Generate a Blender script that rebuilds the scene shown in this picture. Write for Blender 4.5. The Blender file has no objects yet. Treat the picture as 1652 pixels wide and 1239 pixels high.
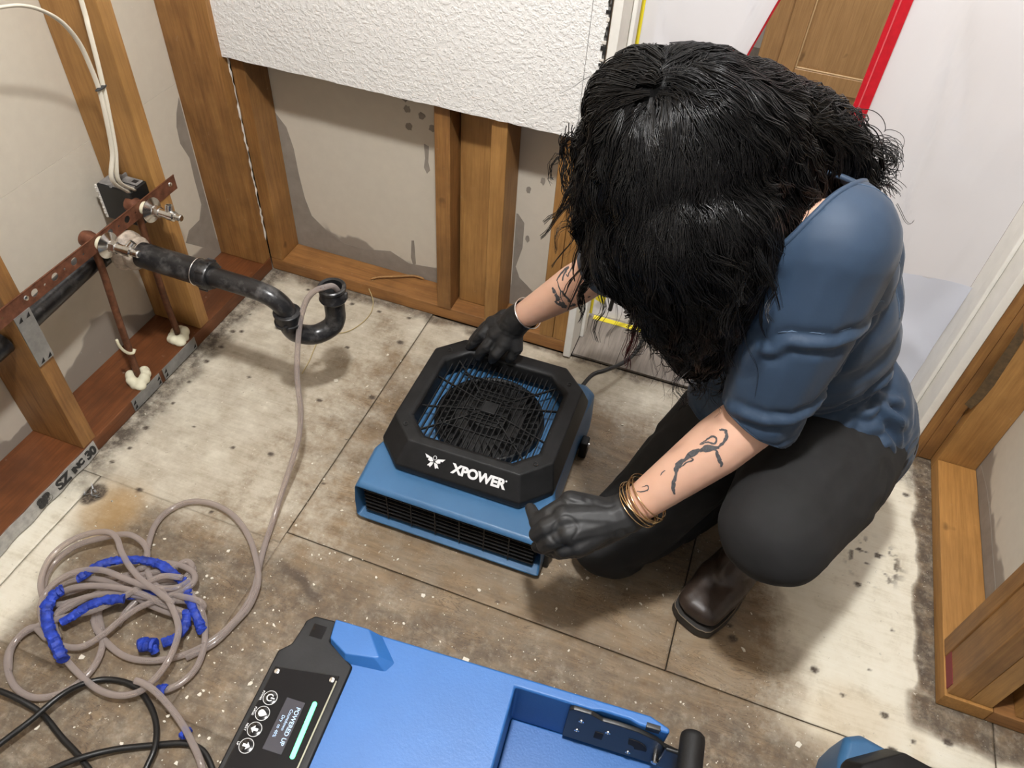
import bpy, bmesh, math, random
import numpy as np
from mathutils import Vector, Matrix, noise as mnoise
from mathutils.bvhtree import BVHTree

random.seed(7)
C = bpy.context.scene.collection
S = bpy.context.scene
V = Vector
PI = math.pi

# ------------------------------------------------------------------ camera, light, exposure
cam_d = bpy.data.cameras.new('camera')
cam = bpy.data.objects.new('camera', cam_d)
C.objects.link(cam)
cam_d.sensor_width = 36.0
cam_d.lens = 27.24
cam_d.clip_start = 0.02
cam.matrix_world = Matrix([[0.938182, -0.284339, 0.197398, 0.0], [0.34168, 0.669458, -0.659606, 0.0], [0.055402, 0.686278, 0.725227, 1.4], [0.0, 0.0, 0.0, 1.0]])
S.camera = cam
S.view_settings.view_transform = 'Standard'
S.view_settings.look = 'None'
S.view_settings.gamma = 1.0
S.view_settings.use_curve_mapping = False
S.view_settings.exposure = 0.0

def lamp(name, kind, loc, energy, color, **kw):
    d = bpy.data.lights.new(name, kind)
    d.energy = energy
    d.color = color
    for k, v in kw.items():
        setattr(d, k, v)
    o = bpy.data.objects.new(name, d)
    o.location = loc
    C.objects.link(o)
    return o

lamp('ceiling_bulb_light', 'POINT', (-0.15, 0.34, 2.33), 160, (0.99, 0.985, 0.985), shadow_soft_size=0.06)
lamp('hall_bulb_light', 'AREA', (0.15, 2.25, 2.36), 38, (0.96, 0.97, 1.0), shape='DISK', size=0.5)
wd = bpy.data.worlds.new('world')
S.world = wd
wd.use_nodes = True
wd.node_tree.nodes['Background'].inputs[0].default_value = (0.9, 0.95, 1.0, 1)
wd.node_tree.nodes['Background'].inputs[1].default_value = 0.25

# ------------------------------------------------------------------ helpers: objects
def link(o, parent=None):
    C.objects.link(o)
    if parent is not None:
        o.parent = parent
    return o

def pmat(p):
    m = Matrix.Identity(4)
    while p is not None:
        m = p.matrix_basis @ m
        p = p.parent
    return m

def obj(name, src, m=None, parent=None, local=False, smooth=False, bevel=0, seg=2, label=None, angle=35):
    """src: bmesh or mesh in world coordinates (local=True: already in the parent's frame)"""
    if isinstance(src, bmesh.types.BMesh):
        me = bpy.data.meshes.new(name)
        bmesh.ops.recalc_face_normals(src, faces=src.faces[:])
        src.to_mesh(me)
        src.free()
    else:
        me = src
    if parent is not None and not local:
        me.transform(pmat(parent).inverted())
    o = bpy.data.objects.new(name, me)
    link(o, parent)
    if m is not None:
        me.materials.clear()
        for mm in (m if isinstance(m, (list, tuple)) else [m]):
            me.materials.append(mm)
    if smooth or bevel:
        for p in me.polygons:
            p.use_smooth = True
        if bevel == 0 and smooth != 'full':
            me.set_sharp_from_angle(angle=math.radians(angle))
    if bevel:
        b = o.modifiers.new('bevel', 'BEVEL')
        b.width = bevel
        b.segments = seg
        b.limit_method = 'ANGLE'
        b.angle_limit = math.radians(28)
        b.harden_normals = False
        w = o.modifiers.new('wn', 'WEIGHTED_NORMAL')
        w.keep_sharp = False
    if label:
        o['label'] = label
    return o

def thing(name, label, cat, loc=(0, 0, 0), rz=0.0, group=None):
    o = bpy.data.objects.new(name, None)
    o.empty_display_size = 0.05
    o.location = loc
    o.rotation_euler = (0, 0, rz)
    C.objects.link(o)
    o['label'] = label
    o['category'] = cat
    if group:
        o['group'] = group
    return o

def tag(o, label, cat, group=None):
    o['label'] = label
    o['category'] = cat
    if group:
        o['group'] = group
    return o

def struct(name, loc=(0, 0, 0)):
    o = bpy.data.objects.new(name, None)
    o.location = loc
    C.objects.link(o)
    o['kind'] = 'structure'
    return o

def copy_tree(o, parent=None):
    c = o.copy()
    C.objects.link(c)
    c.parent = parent
    for ch in list(o.children):
        copy_tree(ch, c)
    return c

# ------------------------------------------------------------------ helpers: shapes
def bx(bm, x0, x1, y0, y1, z0, z1, mi=0):
    vs = [bm.verts.new(p) for p in ((x0,y0,z0),(x1,y0,z0),(x1,y1,z0),(x0,y1,z0),(x0,y0,z1),(x1,y0,z1),(x1,y1,z1),(x0,y1,z1))]
    for f in ((0,3,2,1),(4,5,6,7),(0,1,5,4),(1,2,6,5),(2,3,7,6),(3,0,4,7)):
        ff = bm.faces.new([vs[i] for i in f])
        ff.material_index = mi
    return vs

def box(x0, x1, y0, y1, z0, z1):
    bm = bmesh.new()
    bx(bm, x0, x1, y0, y1, z0, z1)
    return bm

def prism(bm, pts, z0, z1, axis='Z', mi=0):
    """polygon extruded along an axis; pts are the other two coordinates"""
    def mk(a, b, c):
        return {'Z': (a, b, c), 'Y': (a, c, b), 'X': (c, a, b)}[axis]
    lo = [bm.verts.new(mk(p[0], p[1], z0)) for p in pts]
    hi = [bm.verts.new(mk(p[0], p[1], z1)) for p in pts]
    n = len(pts)
    fs = [bm.faces.new(lo[::-1]), bm.faces.new(hi)]
    for i in range(n):
        fs.append(bm.faces.new((lo[i], lo[(i+1) % n], hi[(i+1) % n], hi[i])))
    for f in fs:
        f.material_index = mi
    return lo, hi

def frame_of(d):
    d = d.normalized()
    up = V((0, 0, 1)) if abs(d.z) < 0.9 else V((1, 0, 0))
    a = d.cross(up).normalized()
    return a, d.cross(a).normalized()

def cyl(bm, a, b, r0, r1=None, n=20, caps=True, mi=0):
    a, b = V(a), V(b)
    r1 = r0 if r1 is None else r1
    u, w = frame_of(b - a)
    A = [bm.verts.new(a + (u*math.cos(t) + w*math.sin(t))*r0) for t in [2*PI*i/n for i in range(n)]]
    B = [bm.verts.new(b + (u*math.cos(t) + w*math.sin(t))*r1) for t in [2*PI*i/n for i in range(n)]]
    for i in range(n):
        f = bm.faces.new((A[i], A[(i+1) % n], B[(i+1) % n], B[i])); f.material_index = mi
    if caps:
        bm.faces.new(A[::-1]).material_index = mi
        bm.faces.new(B).material_index = mi

def lathe(bm, a, d, prof, n=24, mi=0):
    """prof: list of (distance along d, radius); revolved round the axis a + t d"""
    a, d = V(a), V(d).normalized()
    u, w = frame_of(d)
    rings = []
    for t, r in prof:
        if r < 1e-6:
            rings.append([bm.verts.new(a + d*t)])
        else:
            rings.append([bm.verts.new(a + d*t + (u*math.cos(2*PI*i/n) + w*math.sin(2*PI*i/n))*r) for i in range(n)])
    for p, q in zip(rings, rings[1:]):
        for i in range(n):
            j = (i+1) % n
            if len(p) == 1 and len(q) == 1:
                continue
            if len(p) == 1:
                f = bm.faces.new((p[0], q[j], q[i]))
            elif len(q) == 1:
                f = bm.faces.new((p[i], p[j], q[0]))
            else:
                f = bm.faces.new((p[i], p[j], q[j], q[i]))
            f.material_index = mi

def crom(pts, per=8, closed=False):
    """Catmull-Rom through pts (any dimension)"""
    P = [np.array(p, float) for p in pts]
    n = len(P)
    out = []
    rng = range(n) if closed else range(n-1)
    for i in rng:
        p0 = P[(i-1) % n] if closed or i > 0 else 2*P[0]-P[1]
        p1 = P[i]
        p2 = P[(i+1) % n]
        p3 = P[(i+2) % n] if closed or i+2 < n else 2*P[-1]-P[-2]
        for k in range(per):
            t = k/per
            out.append(0.5*((2*p1) + (p2-p0)*t + (2*p0-5*p1+4*p2-p3)*t*t + (3*p1-p0-3*p2+p3)*t**3))
    if not closed:
        out.append(P[-1])
    return out

def tube(bm, pts, r, n=10, closed=False, caps=True, mi=0, flat=1.0):
    """sweep a circle along pts; r a number or a list"""
    P = [V(p[:3]) for p in pts]
    m = len(P)
    rr = [r]*m if not hasattr(r, '__len__') else list(r)
    T = []
    for i in range(m):
        a = P[(i-1) % m] if closed or i > 0 else P[i]
        b = P[(i+1) % m] if closed or i < m-1 else P[i]
        T.append((b-a).normalized() if (b-a).length > 1e-9 else V((0, 0, 1)))
    u, _ = frame_of(T[0])
    rings = []
    for i in range(m):
        u = u - T[i]*u.dot(T[i])
        u = u.normalized() if u.length > 1e-6 else frame_of(T[i])[0]
        w = T[i].cross(u)
        rings.append([bm.verts.new(P[i] + (u*math.cos(2*PI*k/n) + w*math.sin(2*PI*k/n)*flat)*rr[i]) for k in range(n)])
    for i in range(m if closed else m-1):
        p, q = rings[i], rings[(i+1) % m]
        for k in range(n):
            j = (k+1) % n
            f = bm.faces.new((p[k], p[j], q[j], q[k])); f.material_index = mi
    if caps and not closed:
        bm.faces.new(rings[0][::-1]).material_index = mi
        bm.faces.new(rings[-1]).material_index = mi

def smooth_tube(name, pts, r, m, parent=None, per=8, n=10, closed=False, label=None, local=False, caps=True):
    bm = bmesh.new()
    tube(bm, crom(pts, per, closed), r, n, closed, caps)
    return obj(name, bm, m, parent, smooth='full', label=label, local=local)

def text_mesh(body, size, off=0.0, ext=0.0004, spacing=1.0, align='CENTER'):
    cu = bpy.data.curves.new('t', 'FONT')
    cu.body = body
    cu.size = size
    cu.offset = off
    cu.extrude = ext
    cu.align_x = align
    cu.align_y = 'CENTER'
    cu.space_character = spacing
    o = bpy.data.objects.new('t', cu)
    C.objects.link(o)
    bpy.context.view_layer.update()
    me = bpy.data.meshes.new_from_object(o.evaluated_get(bpy.context.evaluated_depsgraph_get()))
    bpy.data.objects.remove(o)
    bpy.data.curves.remove(cu)
    return me

def basis(o, x, y):
    """matrix whose local x, y run along x, y and whose origin is o"""
    x = V(x).normalized()
    z = x.cross(V(y)).normalized()
    y = z.cross(x)
    return Matrix(((x.x, y.x, z.x, o[0]), (x.y, y.y, z.y, o[1]), (x.z, y.z, z.z, o[2]), (0, 0, 0, 1)))

# ------------------------------------------------------------------ helpers: organic bodies
def capsule(bm, a, b, ra, rb, n=14, k=5, sq=None):
    """closed tapered capsule; sq=(dir, factor) squashes the section along dir"""
    a, b = V(a), V(b)
    d = b-a
    L = d.length
    d = d.normalized() if L > 1e-7 else V((0, 0, 1))
    u, w = frame_of(d)
    prof = []
    for i in range(k+1):
        t = -PI/2 + PI/2*i/k
        prof.append((ra*math.sin(t), max(ra*math.cos(t), 0)))
    for i in range(k+1):
        t = PI/2*i/k
        prof.append((L + rb*math.sin(t), max(rb*math.cos(t), 0)))
    prof[0] = (prof[0][0], 0)
    prof[-1] = (prof[-1][0], 0)
    v0 = len(bm.verts)
    lathe(bm, a, d, prof, n)
    if sq:
        bm.verts.ensure_lookup_table()
        s = V(sq[0])
        s = (s - d*s.dot(d)).normalized()
        for v in bm.verts[v0:]:
            c = (v.co-a)
            v.co -= s*c.dot(s)*(1-sq[1])

def chain(bm, pts, radii, sq=None, n=14):
    for i in range(len(pts)-1):
        capsule(bm, pts[i], pts[i+1], radii[i], radii[i+1], n, sq=sq)

def ellipsoid(bm, c, r, rot=None, n=16):
    m = Matrix.Translation(V(c)) @ (rot.to_4x4() if rot else Matrix.Identity(4)) @ Matrix.Diagonal((r[0], r[1], r[2], 1))
    bmesh.ops.create_uvsphere(bm, u_segments=n, v_segments=n//2+2, radius=1.0, matrix=m)

def organic(bm, voxel, smooth_it=6, fac=0.5):
    """union of overlapping closed shapes as one skin"""
    me = bpy.data.meshes.new('o')
    bmesh.ops.recalc_face_normals(bm, faces=bm.faces[:])
    bm.to_mesh(me)
    bm.free()
    o = bpy.data.objects.new('o', me)
    C.objects.link(o)
    r = o.modifiers.new('r', 'REMESH')
    r.mode = 'VOXEL'
    r.voxel_size = voxel
    r.adaptivity = 0
    s = o.modifiers.new('s', 'SMOOTH')
    s.iterations = smooth_it
    s.factor = fac
    bpy.context.view_layer.update()
    out = bpy.data.meshes.new_from_object(o.evaluated_get(bpy.context.evaluated_depsgraph_get()))
    bpy.data.objects.remove(o)
    bpy.data.meshes.remove(me)
    return out

def displace(me, fn):
    n = len(me.vertices)
    co = np.empty(n*3); me.vertices.foreach_get('co', co); co = co.reshape(-1, 3)
    no = np.empty(n*3); me.vertex_normals.foreach_get('vector', no); no = no.reshape(-1, 3)
    d = fn(co)
    co = co + no*d[:, None]
    me.vertices.foreach_set('co', co.ravel())
    me.update()

_rs = np.random.RandomState(3)
_T = _rs.rand(64, 64, 64)
def vnoise(p):
    """value noise on an (n,3) array, 0..1"""
    i = np.floor(p).astype(int)
    f = p-i
    f = f*f*(3-2*f)
    o = 0
    for dx in (0, 1):
        for dy in (0, 1):
            for dz in (0, 1):
                w = (f[:, 0] if dx else 1-f[:, 0])*(f[:, 1] if dy else 1-f[:, 1])*(f[:, 2] if dz else 1-f[:, 2])
                o = o + w*_T[(i[:, 0]+dx) % 64, (i[:, 1]+dy) % 64, (i[:, 2]+dz) % 64]
    return o
def fbm(p, oct=4):
    s, a, t = 0, 0.5, 0
    for k in range(oct):
        s = s + a*vnoise(p*2**k + 17.3*k); t += a; a *= 0.5
    return s/t
def sstep(a, b, x):
    t = np.clip((x-a)/(b-a), 0, 1)
    return t*t*(3-2*t)

# ------------------------------------------------------------------ materials
class NT:
    def __init__(s, name):
        s.m = bpy.data.materials.new(name)
        s.m.use_nodes = True
        s.t = s.m.node_tree
        s.b = s.t.nodes['Principled BSDF']
        s.out = s.t.nodes['Material Output']
    def n(s, typ, **kw):
        nd = s.t.nodes.new(typ)
        for k, v in kw.items():
            setattr(nd, k, v)
        return nd
    def l(s, a, b):
        s.t.links.new(a, b)
    def pos(s, world=True, scale=(1, 1, 1), off=None, rand=0.0):
        src = s.n('ShaderNodeNewGeometry').outputs['Position'] if world else s.n('ShaderNodeTexCoord').outputs['Object']
        mp = s.n('ShaderNodeMapping')
        mp.inputs['Scale'].default_value = scale
        if off:
            mp.inputs['Location'].default_value = off
        s.l(src, mp.inputs['Vector'])
        if rand:
            oi = s.n('ShaderNodeObjectInfo')
            mu = s.n('ShaderNodeMath', operation='MULTIPLY'); mu.inputs[1].default_value = rand
            s.l(oi.outputs['Random'], mu.inputs[0])
            ad = s.n('ShaderNodeVectorMath', operation='ADD')
            s.l(mp.outputs[0], ad.inputs[0]); s.l(mu.outputs[0], ad.inputs[1])
            return ad.outputs[0]
        return mp.outputs[0]
    def noise(s, vec, scale, detail=4, rough=0.55, dist=0.0):
        nd = s.n('ShaderNodeTexNoise')
        nd.inputs['Scale'].default_value = scale
        nd.inputs['Detail'].default_value = detail
        nd.inputs['Roughness'].default_value = rough
        nd.inputs['Distortion'].default_value = dist
        s.l(vec, nd.inputs['Vector'])
        return nd.outputs['Fac']
    def ramp(s, fac, stops, interp='LINEAR'):
        nd = s.n('ShaderNodeValToRGB')
        cr = nd.color_ramp
        cr.interpolation = interp
        while len(cr.elements) < len(stops):
            cr.elements.new(0.5)
        for e, (p, c) in zip(cr.elements, stops):
            e.position = p
            e.color = (c, c, c, 1) if not hasattr(c, '__len__') else (*c, 1)
        s.l(fac, nd.inputs[0])
        return nd.outputs[0]
    def mix(s, fac, a, b, mode='MIX'):
        nd = s.n('ShaderNodeMix', data_type='RGBA', blend_type=mode)
        for sock, v in ((nd.inputs[0], fac), (nd.inputs[6], a), (nd.inputs[7], b)):
            if hasattr(v, 'is_linked'):
                s.l(v, sock)
            elif hasattr(v, '__len__'):
                sock.default_value = (*v, 1)
            else:
                sock.default_value = v
        return nd.outputs[2]
    def math(s, op, a, b=0.0, clamp=False):
        nd = s.n('ShaderNodeMath', operation=op)
        nd.use_clamp = clamp
        for sock, v in ((nd.inputs[0], a), (nd.inputs[1], b)):
            if hasattr(v, 'is_linked'):
                s.l(v, sock)
            else:
                sock.default_value = v
        return nd.outputs[0]
    def col(s, v):
        if hasattr(v, 'is_linked'):
            s.l(v, s.b.inputs['Base Color'])
        else:
            s.b.inputs['Base Color'].default_value = (*v, 1)
    def rough(s, v):
        if hasattr(v, 'is_linked'):
            s.l(v, s.b.inputs['Roughness'])
        else:
            s.b.inputs['Roughness'].default_value = v
    def bump(s, h, strength=0.3, dist=0.002):
        nd = s.n('ShaderNodeBump')
        nd.inputs['Strength'].default_value = strength
        nd.inputs['Distance'].default_value = dist
        s.l(h, nd.inputs['Height'])
        s.l(nd.outputs[0], s.b.inputs['Normal'])

def plain(name, col, rough=0.5, metal=0.0, bump=0.0, bscale=200, var=0.0, vscale=20, coat=0.0, world=False, spec=None):
    t = NT(name)
    p = t.pos(world)
    if var:
        f = t.noise(p, vscale, 5, 0.6)
        t.col(t.mix(t.ramp(f, [(0.35, 0.0), (0.7, 1.0)]), tuple(c*(1-var) for c in col), tuple(min(1, c*(1+var)) for c in col)))
    else:
        t.col(col)
    t.rough(rough)
    t.b.inputs['Metallic'].default_value = metal
    if coat:
        t.b.inputs['Coat Weight'].default_value = coat
    if spec is not None:
        t.b.inputs['Specular IOR Level'].default_value = spec
    if bump:
        t.bump(t.noise(p, bscale, 3), bump, 0.001)
    return t.m

def wood(name, dark, light, axis='Z', stain=0.5, rough=0.55, white=0.15, world=True, tight=1.0):
    """raw framing lumber: grain along an axis, blotches, water stains, plaster flecks"""
    t = NT(name)
    al, ac = 1.6, 26*tight
    sc = {'X': (al, ac, ac), 'Y': (ac, al, ac), 'Z': (ac, ac, al)}[axis]
    p = t.pos(world, sc, rand=40.0)
    g = t.noise(p, 1.6, 5, 0.6, 1.2)
    fine = t.noise(p, 9.0, 3, 0.6)
    c = t.ramp(g, [(0.28, dark), (0.5, tuple((a+b)/2 for a, b in zip(dark, light))), (0.72, light)])
    c = t.mix(0.35, c, t.ramp(fine, [(0.3, tuple(x*0.55 for x in dark)), (0.7, light)]))
    q = t.pos(world, (1, 1, 1), rand=25.0)
    bl = t.ramp(t.noise(q, 6, 4, 0.6), [(0.42, 0.0), (0.62, 1.0)])
    c = t.mix(t.math('MULTIPLY', bl, stain), c, tuple(x*0.42 for x in dark))
    kn = t.ramp(t.noise(q, 13, 2, 0.5), [(0.74, 0.0), (0.79, 1.0)])
    c = t.mix(t.math('MULTIPLY', kn, 0.7), c, tuple(x*0.25 for x in dark))
    fl = t.ramp(t.noise(q, 60, 5, 0.7), [(0.66, 0.0), (0.74, 1.0)])
    c = t.mix(t.math('MULTIPLY', fl, white), c, (0.62, 0.55, 0.45))
    t.col(c)
    t.rough(rough)
    t.bump(g, 0.25, 0.0015)
    return t.m

M = {}
M['stud'] = wood('stud_lumber', (0.20, 0.085, 0.022), (0.40, 0.20, 0.06), 'Z', 0.45)
M['stud_pale'] = wood('stud_lumber_pale', (0.30, 0.14, 0.038), (0.47, 0.25, 0.075), 'Z', 0.3)
M['plate_x'] = wood('plate_lumber_x', (0.22, 0.09, 0.025), (0.42, 0.20, 0.06), 'X', 0.5, white=0.3)
M['plate_y'] = wood('plate_lumber_wet', (0.10, 0.032, 0.011), (0.22, 0.075, 0.024), 'Y', 0.6, 0.4, white=0.25)
M['plate_yr'] = wood('plate_lumber_right', (0.32, 0.15, 0.035), (0.50, 0.25, 0.07), 'Y', 0.2)
M['oak'] = wood('oak_veneer', (0.34, 0.18, 0.066), (0.47, 0.27, 0.11), 'Z', 0.1, 0.35, white=0.0, tight=1.4)

def drywall_back(name):
    """grey paper face seen between the studs, with tide marks near the floor and at the studs"""
    t = NT(name)
    g = t.n('ShaderNodeNewGeometry').outputs['Position']
    sp = t.n('ShaderNodeSeparateXYZ'); t.l(g, sp.inputs[0])
    p = t.pos(True)
    big = t.noise(p, 5.0, 3, 0.55, 0.3)
    fine = t.noise(p, 40.0, 5, 0.6)
    c = t.mix(t.ramp(fine, [(0.35, 0.0), (0.7, 1.0)]), (0.585, 0.53, 0.435), (0.61, 0.555, 0.455))
    h = t.math('ADD', t.math('MULTIPLY', sp.outputs[2], 1.0), t.math('MULTIPLY', big, -0.30))
    wet = t.ramp(h, [(-0.045, 1.0), (-0.025, 0.9), (-0.012, 0.0)])
    h2 = t.math('ADD', h, 0.5)
    wet = t.ramp(h2, [(0.43, 1.0), (0.447, 0.95), (0.455, 0.0)])
    c = t.mix(wet, c, (0.29, 0.25, 0.205))
    fl = t.ramp(t.noise(p, 90, 4, 0.7), [(0.70, 0.0), (0.76, 1.0)])
    c = t.mix(t.math('MULTIPLY', fl, 0.5), c, (0.7, 0.68, 0.64))
    t.col(c)
    t.rough(0.8)
    t.bump(fine, 0.03, 0.001)
    return t.m
M['grey_board'] = drywall_back('grey_drywall_paper')
M['stain'] = plain('water_stain', (0.27, 0.235, 0.195), 0.75, var=0.12, vscale=25, world=True)

def plaster(name):
    t = NT(name)
    p = t.pos(True)
    a = t.noise(p, 135, 3, 0.55)
    b = t.noise(p, 300, 2, 0.5)
    h = t.math('ADD', t.ramp(a, [(0.42, 0.0), (0.62, 1.0)]), t.math('MULTIPLY', b, 0.35))
    t.col(t.mix(t.noise(p, 2.5, 2), (0.79, 0.78, 0.745), (0.84, 0.83, 0.80)))
    t.rough(0.62)
    t.bump(h, 0.62, 0.0016)
    return t.m
M['plaster'] = plaster('orange_peel_plaster')
M['white_paint'] = plain('white_trim_paint', (0.82, 0.795, 0.73), 0.4, var=0.06, vscale=14, bump=0.05)
M['unseen_wall'] = plain('grey_wall_paint', (0.34, 0.33, 0.32), 0.8)
M['white_plain'] = plain('white_ceiling_paint', (0.78, 0.75, 0.70), 0.7)
M['gypsum'] = plain('gypsum_core', (0.62, 0.58, 0.52), 0.9, bump=0.3, bscale=300)
M['black_gap'] = plain('dark_gap', (0.012, 0.010, 0.009), 0.9)
M['blue'] = plain('blue_polyethylene', (0.042, 0.130, 0.262), 0.42, bump=0.12, bscale=260, var=0.08, vscale=9)
M['blue_dehu'] = plain('blue_rotomoulded', (0.022, 0.115, 0.345), 0.46, bump=0.25, bscale=330, var=0.06, vscale=12)
M['black_abs'] = plain('black_textured_plastic', (0.0095, 0.0095, 0.0098), 0.5, bump=0.15, bscale=400, var=0.35, vscale=30, spec=0.28)
M['black_soft'] = plain('black_plastic', (0.010, 0.010, 0.010), 0.42)
M['black_gloss'] = plain('black_gloss_panel', (0.006, 0.006, 0.007), 0.13, coat=0.3)
M['white_print'] = plain('white_print', (0.85, 0.85, 0.85), 0.5)
M['chrome'] = plain('chrome', (0.72, 0.71, 0.69), 0.18, 1.0, var=0.15, vscale=60)
M['steel'] = plain('galvanised_steel', (0.40, 0.41, 0.41), 0.45, 0.8, var=0.15, vscale=40)
M['copper'] = plain('aged_copper', (0.20, 0.080, 0.045), 0.5, 0.55, var=0.35, vscale=60)
M['copper_dark'] = plain('tarnished_copper_pipe', (0.16, 0.065, 0.032), 0.5, 0.4, var=0.4, vscale=50)
M['gold'] = plain('gold_wire', (0.80, 0.56, 0.30), 0.2, 1.0)
M['silver'] = plain('silver_wire', (0.8, 0.78, 0.75), 0.22, 1.0)
M['foam'] = plain('cream_foam', (0.72, 0.68, 0.50), 0.7, bump=0.4, bscale=120)
M['cable_white'] = plain('white_cable_sheath', (0.66, 0.61, 0.50), 0.45)
M['rubber'] = plain('black_rubber_cord', (0.009, 0.009, 0.009), 0.38)
M['red'] = plain('red_zipper_tape', (0.52, 0.012, 0.022), 0.35, var=0.12, vscale=60)
M['yellow'] = plain('yellow_tape', (0.80, 0.66, 0.03), 0.45)
M['tape_blue'] = plain('blue_painters_tape', (0.014, 0.045, 0.36), 0.6, bump=0.8, bscale=140, var=0.45, vscale=70)
M['label'] = plain('printed_label_paper', (0.40, 0.39, 0.36), 0.6, var=0.2, vscale=80)
M['ink'] = plain('black_ink', (0.025, 0.025, 0.025), 0.6)

def abs_pipe(name):
    t = NT(name)
    p = t.pos(True)
    d = t.ramp(t.noise(p, 28, 6, 0.7), [(0.50, 0.0), (0.72, 1.0)])
    t.col(t.mix(t.math('MULTIPLY', d, 0.55), (0.014, 0.014, 0.015), (0.20, 0.19, 0.18)))
    t.rough(t.ramp(d, [(0.0, 0.28), (1.0, 0.7)]))
    return t.m
M['abs'] = abs_pipe('black_abs_pipe')

def hose_mat(name):
    t = NT(name)
    t.col((0.46, 0.40, 0.375))
    t.rough(0.10)
    tr = t.n('ShaderNodeBsdfTransparent'); tr.inputs[0].default_value = (0.86, 0.80, 0.74, 1)
    mx = t.n('ShaderNodeMixShader')
    lw = t.n('ShaderNodeLayerWeight'); lw.inputs[0].default_value = 0.35
    t.l(t.ramp(lw.outputs['Facing'], [(0.0, 0.62), (0.75, 0.16)]), mx.inputs[0])
    t.l(t.b.outputs[0], mx.inputs[1]); t.l(tr.outputs[0], mx.inputs[2])
    t.l(mx.outputs[0], t.out.inputs[0])
    return t.m
M['hose'] = hose_mat('clear_vinyl_hose')

def plastic_sheet(name):
    t = NT(name)
    t.col((0.80, 0.79, 0.81)); t.rough(0.22)
    tl = t.n('ShaderNodeBsdfTranslucent'); tl.inputs[0].default_value = (0.86, 0.84, 0.85, 1)
    tr = t.n('ShaderNodeBsdfTransparent')
    m1 = t.n('ShaderNodeMixShader'); m1.inputs[0].default_value = 0.5
    m2 = t.n('ShaderNodeMixShader'); m2.inputs[0].default_value = 0.10
    t.l(t.b.outputs[0], m1.inputs[1]); t.l(tl.outputs[0], m1.inputs[2])
    t.l(m1.outputs[0], m2.inputs[1]); t.l(tr.outputs[0], m2.inputs[2])
    t.l(m2.outputs[0], t.out.inputs[0])
    return t.m
M['poly'] = plastic_sheet('milky_poly_sheeting')

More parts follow.
